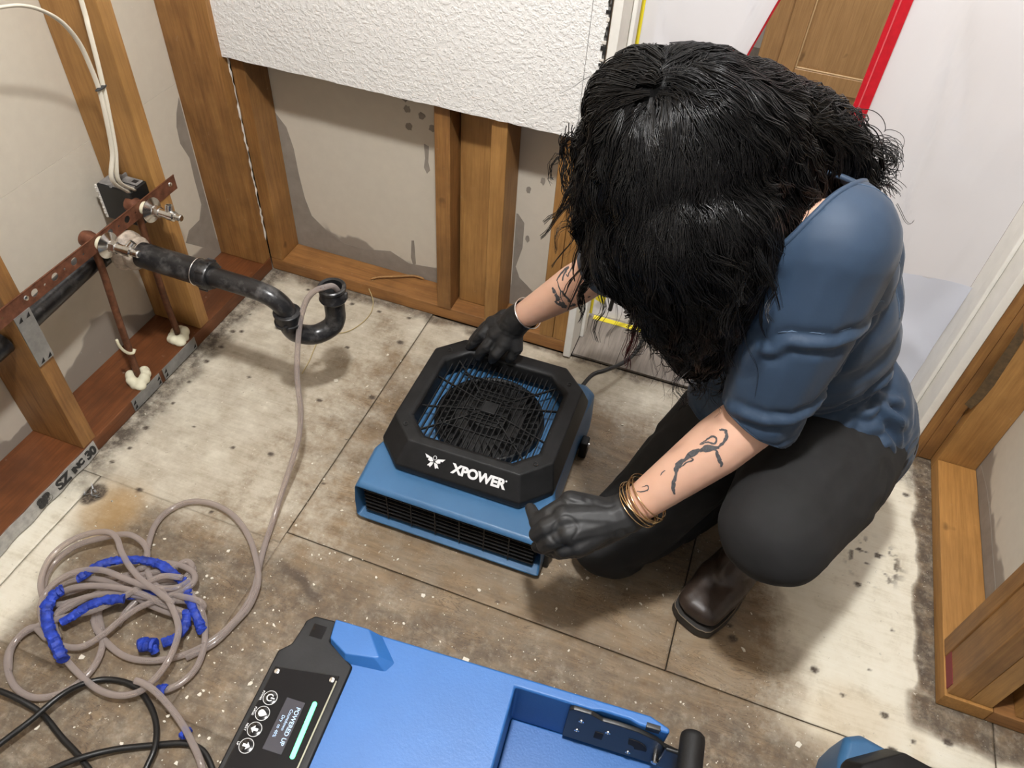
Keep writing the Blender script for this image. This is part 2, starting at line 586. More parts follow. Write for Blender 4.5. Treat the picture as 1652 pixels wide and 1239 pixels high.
def floor_mat(name):
    """bare plywood; masks in attribute: R adhesive/paint residue, G dark patches, B grime, A orange water stain"""
    t = NT(name)
    at = t.n('ShaderNodeAttribute', attribute_name='mask')
    sp = t.n('ShaderNodeSeparateColor'); t.l(at.outputs['Color'], sp.inputs[0])
    p = t.pos(True)
    pg = t.pos(True, (5.0, 62.0, 1.0))
    g = t.noise(pg, 1.3, 6, 0.65, 1.3)
    big = t.noise(t.pos(True, (2.2, 9.0, 1.0)), 1.6, 5, 0.6, 2.2)
    fine = t.noise(p, 85, 6, 0.68)
    med = t.noise(p, 15, 7, 0.68)
    w = t.ramp(big, [(0.25, (0.145, 0.090, 0.046)), (0.5, (0.245, 0.168, 0.093)), (0.75, (0.325, 0.232, 0.135))])
    w = t.mix(t.math('MULTIPLY', t.ramp(g, [(0.35, 1.0), (0.55, 0.0)]), 0.45), w, (0.105, 0.066, 0.036))
    ctr = t.math('SINE', t.math('MULTIPLY', big, 95.0))
    line = t.math('MULTIPLY', t.ramp(ctr, [(0.72, 0.0), (0.97, 1.0)]), t.ramp(t.noise(p, 6, 3), [(0.42, 0.0), (0.56, 0.75)]))
    w = t.mix(line, w, (0.075, 0.045, 0.024))
    w = t.mix(t.math('MULTIPLY', t.ramp(med, [(0.38, 0.0), (0.66, 1.0)]), 0.55), w, (0.285, 0.245, 0.185))
    jit = t.math('SUBTRACT', t.math('ADD', t.math('MULTIPLY', med, 0.55), t.math('MULTIPLY', fine, 0.45)), 0.5)
    r = t.math('ADD', sp.outputs[0], t.math('MULTIPLY', jit, 1.5))
    r = t.ramp(r, [(0.12, 0.0), (0.42, 0.45), (0.62, 0.8), (0.95, 1.0)])
    white = t.ramp(t.math('ADD', t.math('MULTIPLY', g, 0.4), t.math('MULTIPLY', med, 0.6)), [(0.32, (0.40, 0.345, 0.255)), (0.5, (0.52, 0.465, 0.365)), (0.68, (0.64, 0.585, 0.475))])
    white = t.mix(t.ramp(sp.outputs[0], [(0.72, 0.0), (0.96, 1.0)]), white, t.ramp(t.math('ADD', t.math('MULTIPLY', g, 0.4), t.math('MULTIPLY', med, 0.6)), [(0.32, (0.60, 0.54, 0.41)), (0.5, (0.75, 0.70, 0.57)), (0.68, (0.80, 0.76, 0.64))]))
    c = t.mix(r, w, white)
    gr = t.math('MULTIPLY', sp.outputs[2], t.ramp(t.noise(p, 26, 7, 0.72), [(0.34, 0.15), (0.58, 1.0)]))
    c = t.mix(gr, c, (0.070, 0.053, 0.038))
    haze = t.math('MULTIPLY', t.math('MULTIPLY', sp.outputs[2], 0.55), t.ramp(t.noise(p, 48, 7, 0.75), [(0.52, 0.0), (0.68, 1.0)]))
    c = t.mix(haze, c, (0.44, 0.395, 0.315))
    c = t.mix(t.math('MULTIPLY', at.outputs['Alpha'], 0.6), c, (0.50, 0.32, 0.13))
    for sc_, lo, amt in ((150, 0.68, 0.7), (64, 0.70, 0.8)):
        sk = t.ramp(t.noise(t.pos(True, (1, 1, 1), (sc_, 2, 0)), sc_, 3, 0.65), [(lo, 0.0), (lo+0.035, 1.0)])
        c = t.mix(t.math('MULTIPLY', sk, amt), c, (0.74, 0.69, 0.58))
    dk = t.ramp(t.noise(t.pos(True, (1, 1, 1), (3, 7, 1)), 70, 5, 0.72), [(0.64, 0.0), (0.72, 1.0)])
    c = t.mix(t.math('MULTIPLY', dk, 0.55), c, (0.075, 0.052, 0.034))
    d = t.math('MULTIPLY', sp.outputs[1], t.ramp(t.noise(p, 220, 3), [(0.3, 0.75), (0.6, 1.0)]))
    c = t.mix(d, c, (0.055, 0.038, 0.026))
    t.col(c)
    t.rough(0.66)
    t.bump(t.math('ADD', med, fine), 0.4, 0.002)
    return t.m
M['floor'] = floor_mat('stripped_plywood')
M['laminate'] = wood('grey_laminate', (0.17, 0.14, 0.115), (0.33, 0.29, 0.25), 'Y', 0.3, 0.4, white=0.1)

def fabric(name, col, rough=0.85, sheen=0.3, var=0.2):
    t = NT(name)
    p = t.pos(True)
    f = t.noise(p, 26, 5, 0.6)
    t.col(t.mix(f, tuple(c*(1-var) for c in col), tuple(c*(1+var) for c in col)))
    t.rough(rough)
    t.b.inputs['Sheen Weight'].default_value = sheen
    t.b.inputs['Sheen Roughness'].default_value = 0.4
    t.bump(t.noise(p, 900, 2), 0.1, 0.0005)
    return t.m
M['shirt'] = fabric('navy_jersey', (0.0185, 0.040, 0.076), 0.66, 0.10, 0.12)
M['pants'] = fabric('washed_black_cotton', (0.0065, 0.0065, 0.0068), 0.85, 0.0, 0.5)
M['glove'] = plain('black_nitrile', (0.014, 0.014, 0.0145), 0.55, var=0.3, vscale=40, bump=0.12, bscale=160)
M['leather'] = plain('dark_brown_leather', (0.040, 0.026, 0.019), 0.42, var=0.3, vscale=35, bump=0.2, bscale=250)
M['sole'] = plain('boot_sole', (0.022, 0.019, 0.016), 0.6, var=0.3, vscale=60)
M['tattoo'] = plain('tattoo_ink', (0.075, 0.075, 0.080), 0.55, var=0.3, vscale=300)
def skin(name):
    t = NT(name)
    p = t.pos(True)
    t.col(t.mix(t.noise(p, 30, 4), (0.62, 0.36, 0.25), (0.72, 0.45, 0.33)))
    t.rough(0.5)
    t.b.inputs['Subsurface Weight'].default_value = 0.12
    t.b.inputs['Subsurface Radius'].default_value = (0.01, 0.004, 0.002)
    t.bump(t.noise(p, 500, 2), 0.06, 0.0005)
    return t.m
M['skin'] = skin('skin')
M['lip'] = plain('lip_skin', (0.33, 0.12, 0.09), 0.45)
M['eye'] = plain('eye_white', (0.7, 0.68, 0.64), 0.25)
M['iris'] = plain('dark_iris', (0.02, 0.012, 0.008), 0.2)
def hair_mat(name, col):
    t = NT(name)
    t.col(col)
    t.rough(0.30)
    t.b.inputs['Specular IOR Level'].default_value = 0.30
    return t.m
M['hair'] = hair_mat('black_hair', (0.0050, 0.0047, 0.0048))
M['hair_mass'] = plain('black_hair_underlayer', (0.003, 0.003, 0.003), 0.9, spec=0.05)
M['hair_red'] = hair_mat('red_hair_tips', (0.10, 0.012, 0.015))
def emit(name, col, s):
    t = NT(name)
    t.col((0.02, 0.02, 0.02))
    t.b.inputs['Emission Color'].default_value = (*col, 1)
    t.b.inputs['Emission Strength'].default_value = s
    return t.m
M['led'] = emit('green_led', (0.12, 1.0, 0.36), 4.2)
M['screen_text'] = emit('display_text', (0.55, 0.75, 1.0), 1.4)
M['screen'] = plain('display_glass', (0.045, 0.043, 0.052), 0.25)
M['bulb'] = emit('lamp_globe', (1.0, 0.9, 0.75), 6.0)

# ================================================================== SETTING
W, B, RX = -1.158, 1.432, 0.619          # faces of left, back and right framing
LB, BB, RB = -1.295, 1.519, 0.703        # grey boards behind the framing

# ---- subfloor: separate plywood sheets
floor = struct('floor')
SPOTS = [(-1.022,1.39),(-1.103,1.295),(-1.11,1.242),(-1.013,1.226),(-1.092,1.176),(-1.113,1.167),(-1.106,1.107),(-1.11,1.05),
         (-1.106,0.975),(-1.099,0.902),(-1.105,0.874),(-1.107,0.816),(-1.102,0.755),(-1.112,0.708),(-1.01,0.669),(-0.816,1.23),
         (-0.885,1.385),(-0.804,1.387),(-0.79,1.043),(-0.984,1.044),(-0.807,0.858),(-0.895,0.841),(-0.839,0.679),(-1.01,0.86),
         (-0.883,1.304),(-0.206,0.71),(-0.72,1.395),(-0.70,1.30),(-0.68,1.10),(-0.66,0.83),(-0.672,0.96),(0.235,0.83),(0.245,0.805),
         (0.47,1.02),(0.50,0.84),(0.565,1.30),(0.54,0.94),(0.40,0.80),(0.455,0.77),(0.53,0.76),(0.58,0.73),(0.545,0.70),(0.50,0.69),(0.64,0.75),(0.70,0.70)]
def floor_masks(co):
    x, y = co[:, 0], co[:, 1]
    p3 = np.stack([x, y, x*0], 1)
    n1 = fbm(p3*5.0, 4)-0.5
    n2 = fbm(p3*22.0+9, 4)-0.5
    xx = x + n1*0.28
    yy = y + n1*0.22
    left = sstep(-0.42, -0.80, xx)*(0.50+0.28*sstep(-0.7, -1.0, xx))
    right = sstep(0.22, 0.40, xx + 0.12*sstep(0.9, 1.2, yy))*1.0
    back = sstep(1.16, 1.36, yy)*0.75
    R = np.maximum(np.maximum(left, right), back)
    front = sstep(0.70, 0.60, y + n1*0.08)*sstep(-1.10, -0.98, x+n1*0.1)*sstep(0.42, 0.30, x - 0.1 + n1*0.12)
    R = R*(1-front) + 0.10*front
    R = np.maximum(R, 0.95*sstep(-1.0, -1.08, x + n1*0.16)*sstep(0.75, 0.62, y))
    R = R + n2*0.30*(R < 0.85)
    # dark, dirty bands along the plates and in the front
    B_ = front*0.62
    B_ = np.maximum(B_, 0.95*sstep(-1.085, -1.135, x + n2*0.05)*sstep(0.55, 0.70, y))
    band = sstep(0.578, 0.592, x + n2*0.035)*sstep(0.80, 0.84, y + n2*0.05)
    B_ = np.maximum(B_, band*0.95)
    band2 = sstep(0.74, 0.77, y + n2*0.02)*sstep(0.835, 0.82, y)*sstep(0.56, 0.59, x)
    B_ = np.maximum(B_, band2*0.8)
    bk = sstep(1.395, 1.425, y + n2*0.06)
    B_ = np.maximum(B_, bk*0.85)
    B_ = np.maximum(B_, 0.35*sstep(0.05, 0.4, n1+0.15)*sstep(-0.9, -0.5, x)*sstep(0.35, 0.1, x))
    # mouldy patch near the door jamb
    B_ = np.maximum(B_, 0.9*sstep(0.10, 0.05, np.hypot(x-0.575, y-1.40) + n2*0.08))
    R = R*(1-0.85*np.maximum(np.maximum(band, band2), bk*0.5))
    # paint scraps left in the middle
    sc = sstep(0.20, 0.27, fbm(p3*31+3, 3)-0.5)*(x < 0.3)
    G = np.zeros(len(x))
    rs = np.random.RandomState(5)
    for sx, sy in SPOTS:
        r = rs.uniform(0.0035, 0.0095) + n2*0.010
        G = np.maximum(G, sstep(1.0, 0.55, np.hypot((x-sx)*0.8, y-sy)/np.maximum(r, 0.002)))
    # flecked cluster of old adhesive at right
    cl = sstep(0.06, 0.03, np.hypot(x-0.50, y-1.09)*0.8)*sstep(0.08, 0.14, fbm(p3*75, 2)-0.5)
    G = np.maximum(G, cl)
    # broken knot by the left plate
    G = np.maximum(G, sstep(0.03, 0.018, np.hypot((x+1.093), (y-0.626)) + n2*0.03))
    G = np.maximum(G, 0.8*sstep(0.012, 0.006, np.abs((y-0.62)+(x+0.62)*0.35 + n2*0.03))*sstep(0.07, 0.04, np.abs(x+0.58)))
    A = 0.9*sstep(0.10, 0.02, np.hypot(x+1.03, y-0.60) + n2*0.06)
    A = np.maximum(A, 0.4*sstep(0.12, 0.03, np.hypot(x-0.47, y-0.70) + n2*0.1))
    A = np.maximum(A, 0.35*sstep(0.02, 0.0, np.abs(x-0.59)+n2*0.05)*sstep(0.78, 0.7, y))
    R = np.clip(R, 0, 1)
    return np.stack([R, np.clip(G, 0, 1), np.clip(B_, 0, 1), np.clip(A, 0, 1)], 1)

def sheet(x0, x1, y0, y1, res, gap=(1, 1, 1, 1)):
    nx, ny = max(2, int((x1-x0)/res)), max(2, int((y1-y0)/res))
    g = 0.0012
    x0, x1, y0, y1 = x0-g*(1-gap[0]), x1+g*(1-gap[1]), y0-g*(1-gap[2]), y1+g*(1-gap[3])   # tight joints where the sheets close up
    xs = np.linspace(x0+g, x1-g, nx+1); ys = np.linspace(y0+g, y1-g, ny+1)
    X, Y = np.meshgrid(xs, ys)
    co = np.stack([X.ravel(), Y.ravel(), np.zeros(X.size)], 1)
    nz = fbm(co*18, 3)-0.5
    co[:, 2] = nz*0.0025 - 0.0012
    k = np.arange(X.size).reshape(ny+1, nx+1)
    q = np.stack([k[:-1, :-1], k[:-1, 1:], k[1:, 1:], k[1:, :-1]], -1).reshape(-1, 4)
    nv = len(co)
    low = [(x0+g, y0+g, -0.018), (x1-g, y0+g, -0.018), (x1-g, y1-g, -0.018), (x0+g, y1-g, -0.018)]
    verts = co.tolist() + low
    faces = q.tolist()
    a, b, c, d = nv, nv+1, nv+2, nv+3
    faces.append([d, c, b, a])
    faces.append([a, b] + k[0, ::-1].tolist())
    faces.append([b, c] + k[::-1, -1].tolist())
    faces.append([c, d] + k[-1, :].tolist())
    faces.append([d, a] + k[:, 0].tolist())
    me = bpy.data.meshes.new('plywood_sheet')
    me.from_pydata(verts, [], faces)
    m = np.concatenate([floor_masks(co), np.zeros((4, 4))])
    at = me.attributes.new('mask', 'FLOAT_COLOR', 'POINT')
    at.data.foreach_set('color', m.astype(np.float32).ravel())
    for p in me.polygons[:len(q)]:
        p.use_smooth = True
    obj('plywood_sheet', me, M['floor'], floor)
sheet(-1.31, -1.108, -0.95, 0.668, 0.006)
sheet(-1.108, -0.667, 0.30, 0.668, 0.0045, (1, 0, 0, 0))
sheet(-1.31, -0.667, 0.668, 1.53, 0.004, (1, 1, 0, 1))
sheet(-0.667, 0.135, 0.694, 1.4315, 0.0045)
sheet(-0.667, 0.592, 0.30, 0.694, 0.0045, (0, 1, 0, 1))
sheet(0.135, 0.72, 0.694, 1.4315, 0.004)
sheet(0.592, 1.50, 0.10, 0.694, 0.008)
sheet(0.72, 1.50, 0.694, 0.93, 0.008)
sheet(-1.108, 0.592, -0.95, 0.30, 0.02, (1, 1, 1, 0))
obj('floor_joist_deck', box(-1.31, 1.5, -0.95, 1.6, -0.045, -0.021), M['black_gap'], floor)

def board(name, x0, x1, y0, y1, z0, z1, mat, parent, bev=0.0016):
    return obj(name, box(x0, x1, y0, y1, z0, z1), M[mat], parent, bevel=bev, seg=1)

# loose white paint flakes swept over the brown part of the floor
bm = bmesh.new()
rf = random.Random(4)
cnt = 0
while cnt < 620:
    x, y = rf.uniform(-1.05, 0.45), rf.uniform(0.20, 1.30)
    w_ = 1.0 if y < 0.66 else (0.55 if (x+0.3)**2+(y-0.8)**2 < 0.14 else 0.16)
    if rf.random() > w_:
        continue
    cnt += 1
    r = rf.choice((0.0010, 0.0013, 0.0016, 0.0022, 0.0032)) if rf.random() < 0.93 else rf.uniform(0.004, 0.008)
    n = rf.randrange(4, 7)
    a0, el = rf.uniform(0, 6.28), rf.uniform(0.35, 1.0)
    ca, sa = math.cos(a0), math.sin(a0)
    pts = []
    for i in range(n):
        a = 2*PI*i/n + rf.uniform(-.4, .4)
        u, v = r*rf.uniform(0.6, 1.2)*math.cos(a), r*el*math.sin(a)
        pts.append((x+u*ca-v*sa, y+u*sa+v*ca))
    prism(bm, pts, -0.0006, 0.0009)
o = obj('paint_flakes', bm, plain('old_white_paint', (0.74, 0.69, 0.58), 0.7))
o['kind'] = 'stuff'
tag(o, 'small white paint flakes scattered over the brown floor', 'debris')

# ---- left wall (2x6 framing, opened)
wl = struct('wall_left', (W, 0.5, 0))
board('bottom_plate', LB, W, -0.94, B-0.001, 0.0, 0.038, 'plate_y', wl)
for y0, y1, mt in ((0.694, 0.731, 'stud'), (1.110, 1.145, 'stud_pale'), (0.29, 0.327, 'stud'), (-0.12, -0.083, 'stud')):
    board('stud', LB, W, y0, y1, 0.0385, 2.40, mt, wl)
board('stud', LB, W-0.001, 1.396, 1.4315, 0.0385, 2.40, 'stud', wl)
board('drywall_panel', LB-0.0127, LB-0.0005, -0.94, 1.53, 0.002, 0.5244, 'grey_board', wl, 0.0004)
board('drywall_panel', LB-0.0127, LB-0.0005, -0.94, 1.53, 0.5247, 2.40, 'grey_board', wl, 0.0004)
# ragged caulk line down the corner post
bm = bmesh.new()
pts = [(W+0.0008+random.uniform(-.0004, .0006), 1.4285+random.uniform(-.003, .002), 0.10+i*0.012) for i in range(90)]
tube(bm, pts, [random.choice((0.0004, 0.0012, 0.0022, 0.003)) for _ in pts], 6)
obj('caulk_line', bm, M['gypsum'], wl, smooth=True)

# ---- back wall
wb = struct('wall_back', (-0.7, B, 0))
board('bottom_plate', W+0.0005, -0.276, B, BB-0.0005, 0.0, 0.038, 'plate_x', wb)
board('stud', W+0.0005, -1.121, B, BB-0.0005, 0.0385, 2.40, 'stud', wb)
board('stud', -0.651, -0.613, B-0.004, BB-0.0005, 0.0385, 2.40, 'stud', wb)
board('stud', -0.609, -0.519, 1.478, BB-0.0005, 0.0385, 2.40, 'stud_pale', wb)
board('stud', -0.517, -0.480, B-0.008, BB-0.0005, 0.0385, 2.40, 'stud_pale', wb)
board('stud', -0.366, -0.331, B, BB-0.0005, 0.0385, 2.40, 'stud_pale', wb)
board('stud', -0.330, -0.2935, B, BB-0.0005, 0.0385, 2.40, 'stud_pale', wb)
board('drywall_panel', -1.31, -0.2935, BB, BB+0.0127, 0.002, 2.40, 'grey_board', wb, 0.001)
def jag_board(name, x0, x1, z0, y0, y1, amp, side='bottom', mat='plaster'):
    bm = bmesh.new()
    n = 40
    if side == 'bottom':
        low = [(x0+(x1-x0)*i/n, z0+random.uniform(-amp, amp)) for i in range(n+1)]
        pts = low + [(x1, 2.40), (x0, 2.40)]
    else:
        n = 60
        rt = [(x1+random.uniform(-amp, amp), z0+(2.4-z0)*i/n) for i in range(n+1)]
        pts = [(x0, z0)] + rt + [(x0, 2.40)]
    prism(bm, pts, y0, y1, 'Y')
    bm.normal_update()
    for f in bm.faces:
        if abs(f.normal.y) < 0.5:
            f.material_index = 1
    return obj(name, bm, [M[mat], M['gypsum']], wb)
jag_board('upper_drywall', W-0.002, -0.3300, 0.610, B-0.0205, B-0.0085, 0.0011)
jag_board('torn_drywall_strip', -0.3288, -0.3000, 0.575, B-0.0205, B-0.0085, 0.0035, 'side')
board('corner_bead', -0.2985, -0.2965, B-0.02, B-0.004, 0.60, 2.40, 'steel', wb, 0)
zb = 0.60
for k in range(60):
    zb += random.uniform(0.006, 0.016)
    hb_ = random.uniform(0.003, 0.009); xo = random.uniform(-0.006, 0.001)
    bm = box(-0.2995+xo, -0.2955, B-0.0225, B-0.0195, zb, zb+hb_)
    obj('bead_hole', bm, M['black_gap'] if k % 3 else M['gypsum'], wb)
M['mould'] = plain('dark_mould_mark', (0.10, 0.062, 0.026), 0.8, var=0.4, vscale=60, world=True)
# stains with a shape of their own on the grey board: drips and splashes
def stain(pts, parent, y=None, x=None, mat='stain'):
    bm = bmesh.new()
    vs = [bm.verts.new((p[0], y, p[1]) if y is not None else (x, p[0], p[1])) for p in pts]
    f = bm.faces.new(vs)
    r = bmesh.ops.extrude_face_region(bm, geom=[f])
    d = V((0, 0.0006, 0)) if y is not None else V((-0.0006, 0, 0))
    for v in r['geom']:
        if isinstance(v, bmesh.types.BMVert):
            v.co += d
    obj('water_mark', bm, M[mat], parent)
def blob(cx, cz, rx, rz, n=14, j=0.25):
    return [(cx+rx*math.cos(2*PI*i/n)*(1+random.uniform(-j, j)), cz+rz*math.sin(2*PI*i/n)*(1+random.uniform(-j, j))) for i in range(n)]
for px_ in [(-0.7589, 1.5190, 0.5267), (-0.7233, 1.5190, 0.5181), (-0.7561, 1.5190, 0.4842), (-0.6974, 1.5190, 0.4934), (-0.7639, 1.5190, 0.5525)]:
    stain(blob(px_[0], px_[2], 0.0085, 0.009), wb, y=BB-0.0007)
stain([(p[0], p[2]) for p in [(-0.7191, 1.5190, 0.4487), (-0.7064, 1.5190, 0.4453), (-0.7090, 1.5190, 0.4020), (-0.7046, 1.5190, 0.3812), (-0.7131, 1.5190, 0.3705), (-0.7209, 1.5190, 0.3855), (-0.7169, 1.5190, 0.4116)]], wb, y=BB-0.0007)
stain([(p[0], p[2]) for p in [(-0.7636, 1.5190, 0.1563), (-0.7563, 1.5190, 0.1585), (-0.7538, 1.5190, 0.0833), (-0.7600, 1.5190, 0.0665), (-0.7678, 1.5190, 0.0999)]], wb, y=BB-0.0007)
for a_, b_, r_ in ((853, 306, .006), (880, 293, .003), (851, 386, .006), (872, 300, .004)):
    pass
for q_ in [(-0.4520, 1.5190, 0.3958), (-0.4195, 1.5190, 0.4277), (-0.4449, 1.5190, 0.2582)]:
    stain(blob(q_[0], q_[2], 0.0055, 0.010), wb, y=BB-0.0007)
# tide mark beside the corner stud and along the plate
tm = [(p[0], p[2]) for p in [(-1.1356, 1.5190, 0.4589), (-1.1241, 1.5190, 0.4372), (-1.1114, 1.5190, 0.4204), (-1.0971, 1.5190, 0.4021), (-1.0856, 1.5190, 0.3450), (-1.0829, 1.5190, 0.2739), (-1.0760, 1.5190, 0.2002), (-1.0630, 1.5190, 0.1485), (-1.0257, 1.5190, 0.1147), (-0.9700, 1.5190, 0.0835), (-0.9051, 1.5190, 0.0845), (-0.8287, 1.5190, 0.1017), (-0.7744, 1.5190, 0.0768), (-0.7005, 1.5190, 0.0856)]]
stain(tm + [(-0.655, 0.0385), (-1.119, 0.0385)], wb, y=BB-0.0005)
tm2 = [(p[0], p[2]) for p in [(-0.4736, 1.5190, 0.3226), (-0.4561, 1.5190, 0.3007), (-0.4558, 1.5190, 0.2265), (-0.4700, 1.5190, 0.1634), (-0.4577, 1.5190, 0.1310), (-0.4359, 1.5190, 0.1134)]]
stain([(-0.478, tm2[0][1])] + tm2 + [(-0.37, 0.05), (-0.478, 0.05)], wb, y=BB-0.0005)
# and beside the left-wall post
tl = [(p[1], p[2]) for p in [(-1.2950, 1.3618, 0.4318), (-1.2950, 1.3587, 0.3894), (-1.2950, 1.3763, 0.3414), (-1.2950, 1.3729, 0.2817), (-1.2950, 1.3729, 0.2079), (-1.2950, 1.3513, 0.1732), (-1.2950, 1.3051, 0.1699), (-1.2950, 1.2824, 0.1458)]]
stain([(tl[0][0]-(-0.012), tl[0][1]+0.03)] + tl + [(1.395, 0.04), (1.395, tl[0][1]+0.06)], wl, x=LB-0.0004)

# ---- right wall and its return
wr = struct('wall_right', (RX, 1.1, 0))
board('bottom_plate', RX, RB, 0.8165, 1.40, 0.0, 0.038, 'plate_yr', wr)
board('stud', RX, RB, 1.402, 1.4315, 0.0, 2.40, 'stud_pale', wr)
board('stud', RX+0.001, RB, 0.895, 0.931, 0.0385, 2.40, 'stud', wr)
board('stud', RX+0.004, 0.661, 0.822, 0.8945, 0.0385, 2.40, 'stud', wr)
board('stud', 0.6615, 0.700, 0.822, 0.8945, 0.0385, 2.40, 'stud_pale', wr)
board('stud', 0.7385, 0.775, 0.822, 0.8945, 0.0385, 2.40, 'stud_pale', wr)
board('stud', 1.10, 1.138, 0.822, 0.8945, 0.0385, 2.40, 'stud_pale', wr)
board('bottom_plate', RB+0.0005, 1.49, 0.8165, 0.905, 0.0, 0.038, 'plate_x', wr)
board('drywall_panel', RB+0.0005, RB+0.0127, 0.9055, 1.4315, 0.002, 2.40, 'grey_board', wr, 0.001)
board('drywall_panel', RB+0.013, 1.49, 0.9055, 0.918, 0.002, 2.40, 'grey_board', wr, 0.001)
obj('paint_mark', box(RX+0.0028, RX+0.0042, 0.830, 0.8945, 0.039, 0.062), plain('red_pencil_mark', (0.20, 0.03, 0.03), 0.7), wr)
tr = [(p[1], p[2]) for p in [(0.7030, 1.3951, 0.0596), (0.7030, 1.3132, 0.0746), (0.7030, 1.2241, 0.0791), (0.7030, 1.1458, 0.0764), (0.7030, 1.0627, 0.0773)]]
stain([(1.40, 0.0385), (1.40, tr[0][2] if len(tr[0]) > 2 else tr[0][1])] + tr + [(0.935, 0.0385)], wr, x=RB+0.0004)
mk = [(p[0], p[2]) for p in [(0.5958, 1.4014, 0.2167), (0.6007, 1.4014, 0.2580), (0.5997, 1.4014, 0.3248), (0.5989, 1.4014, 0.3947), (0.5952, 1.4014, 0.4528), (0.6150, 1.4014, 0.4176), (0.6193, 1.4014, 0.3577), (0.6229, 1.4014, 0.2863), (0.6208, 1.4014, 0.2414), (0.6125, 1.4014, 0.2080)]]
stain(mk, wr, y=1.4012, mat='mould')
# jambs of the doorway
board('stud', 0.5645, 0.588, B-0.008, BB, 0.0, 2.40, 'stud', wr)
board('stud', 0.5885, 0.6185, B-0.004, BB, 0.0, 2.40, 'stud', wr)
t1 = struct('trim_1', (-0.28, 1.5, 0))
board('jamb', -0.2930, -0.2740, 1.412, 1.600, 0.0065, 2.06, 'white_paint', t1, 0.002)
board('door_stop', -0.2738, -0.2640, 1.500, 1.535, 0.0065, 2.05, 'white_paint', t1, 0.002)
t2 = struct('trim_2', (0.55, 1.5, 0))
board('jamb', 0.5450, 0.5640, 1.418, 1.600, 0.0065, 2.06, 'white_paint', t2, 0.002)
board('door_stop', 0.5350, 0.5448, 1.485, 1.520, 0.0065, 2.05, 'white_paint', t2, 0.002)
t3 = struct('trim_3', (0.13, 1.5, 2.07))
board('jamb', -0.293, 0.564, 1.412, 1.600, 2.061, 2.08, 'white_paint', t3, 0.002)
bd = struct('wall_door_head', (0.13, 1.5, 2.1))
board('drywall_panel', -0.299, 0.618, B-0.0205, B-0.0085, 2.081, 2.40, 'plaster', bd, 0.001)

# ---- rest of the room (behind and above the camera)
def slab(name, x0, x1, y0, y1, z0, z1, mat='white_plain'):
    o = obj(name, box(x0, x1, y0, y1, z0, z1), M[mat])
    o['kind'] = 'structure'
    return o
slab('ceiling', -1.31, 1.50, -0.95, 1.61, 2.40, 2.42, 'unseen_wall')
slab('wall_front', -1.31, 1.50, -0.97, -0.952, -0.02, 2.40, 'unseen_wall')
slab('wall_side', 1.502, 1.52, -0.95, 0.93, -0.02, 2.40, 'unseen_wall')

# ---- hall beyond the doorway
hf = struct('floor_hall', (0.13, 2.5, 0))
random.seed(3)
xs = -1.05
while xs < 1.7:
    y = 1.4328 - random.uniform(0, 0.6) if xs > -0.3 and xs < 0.55 else 1.61 - random.uniform(0, .6)
    y0 = 1.4328 if -0.41 <= xs < 0.56 else 1.605
    y = y0
    first = random.uniform(0.15, 0.7)
    while y < 3.6:
        y1 = min(3.6, y + first)
        a, b = xs, xs+0.148
        if y < 1.6:
            a, b = max(a, -0.273), min(b, 0.5445)
        if b-a > 0.01:
            board('plank', a, b, y+0.0006, y1-0.0006, -0.002, 0.006, 'laminate', hf, 0.0008)
        y = y1
        first = 0.9
    xs += 0.1487
slab('wall_hall_back', -1.06, 1.75, 3.602, 3.62, -0.02, 2.40)
slab('wall_hall_left', -1.08, -1.06, 1.61, 3.62, -0.02, 2.40)
slab('wall_hall_right', 1.75, 1.77, 1.61, 3.62, -0.02, 2.40)
slab('wall_hall_front', -1.06, -0.294, 1.590, 1.602, 0.008, 2.40, 'plaster')
slab('wall_hall_near', 0.565, 1.75, 1.590, 1.602, 0.008, 2.40, 'plaster')
slab('ceiling_hall', -1.08, 1.77, 1.612, 3.62, 2.40, 2.42)
ca = thing('ceiling_lamp', 'round white glass lamp on the ceiling above the camera', 'lamp', (-0.15, 0.34, 2.399))
bm = bmesh.new(); lathe(bm, (-0.15, 0.34, 2.399), (0, 0, -1), [(0, 0), (0, 0.07), (0.012, 0.07), (0.016, 0.03), (0.03, 0.03)], 24)
obj('lamp_base', bm, M['white_paint'], ca, smooth=True)

# ---- poly sheeting with zipper across the doorway
def sheet_fn(x, z):
    p = np.array([[x*5+1, z*3, 0.3]])
    f = (fbm(p, 3)[0]-0.5)*0.05
    q = np.array([[x*3.2+z*1.1, z*1.3-x*0.8, 4.7]])
    r = abs(fbm(q, 2)[0]-0.5)
    q2 = np.array([[x*9+z*2.5, z*2.2, 8.1]])
    r2 = abs(fbm(q2, 2)[0]-0.5)
    return 1.588 + f*1.5 - 0.20*max(0, 0.09-r) - 0.22*max(0, 0.05-r2) + 0.005*math.sin(x*24+z*5)
def poly_grid(x0f, x1f, z0, z1, nx, nz, yoff=None):
    bm = bmesh.new()
    g = []
    for j in range(nz+1):
        z = z0+(z1-z0)*j/nz
        row = []
        for i in range(nx+1):
            a, b = x0f(z), x1f(z)
            u = i/nx
            x = a+(b-a)*u
            y = sheet_fn(x, z)
            edge = min(u, 1-u)
            y = 1.597 + (y-1.597)*min(1, edge*6) if not yoff else yoff(u, z, y)
            y = min(y, 1.606)
            row.append(bm.verts.new((x, y, z)))
        g.append(row)
    for j in range(nz):
        for i in range(nx):
            bm.faces.new((g[j][i], g[j][i+1], g[j+1][i+1], g[j+1][i]))
    return bm
ps = thing('poly_barrier', 'milky plastic sheeting with red zipper closing off the doorway', 'plastic sheet', (0.13, 1.6, 0.01))
ZX = 0.186
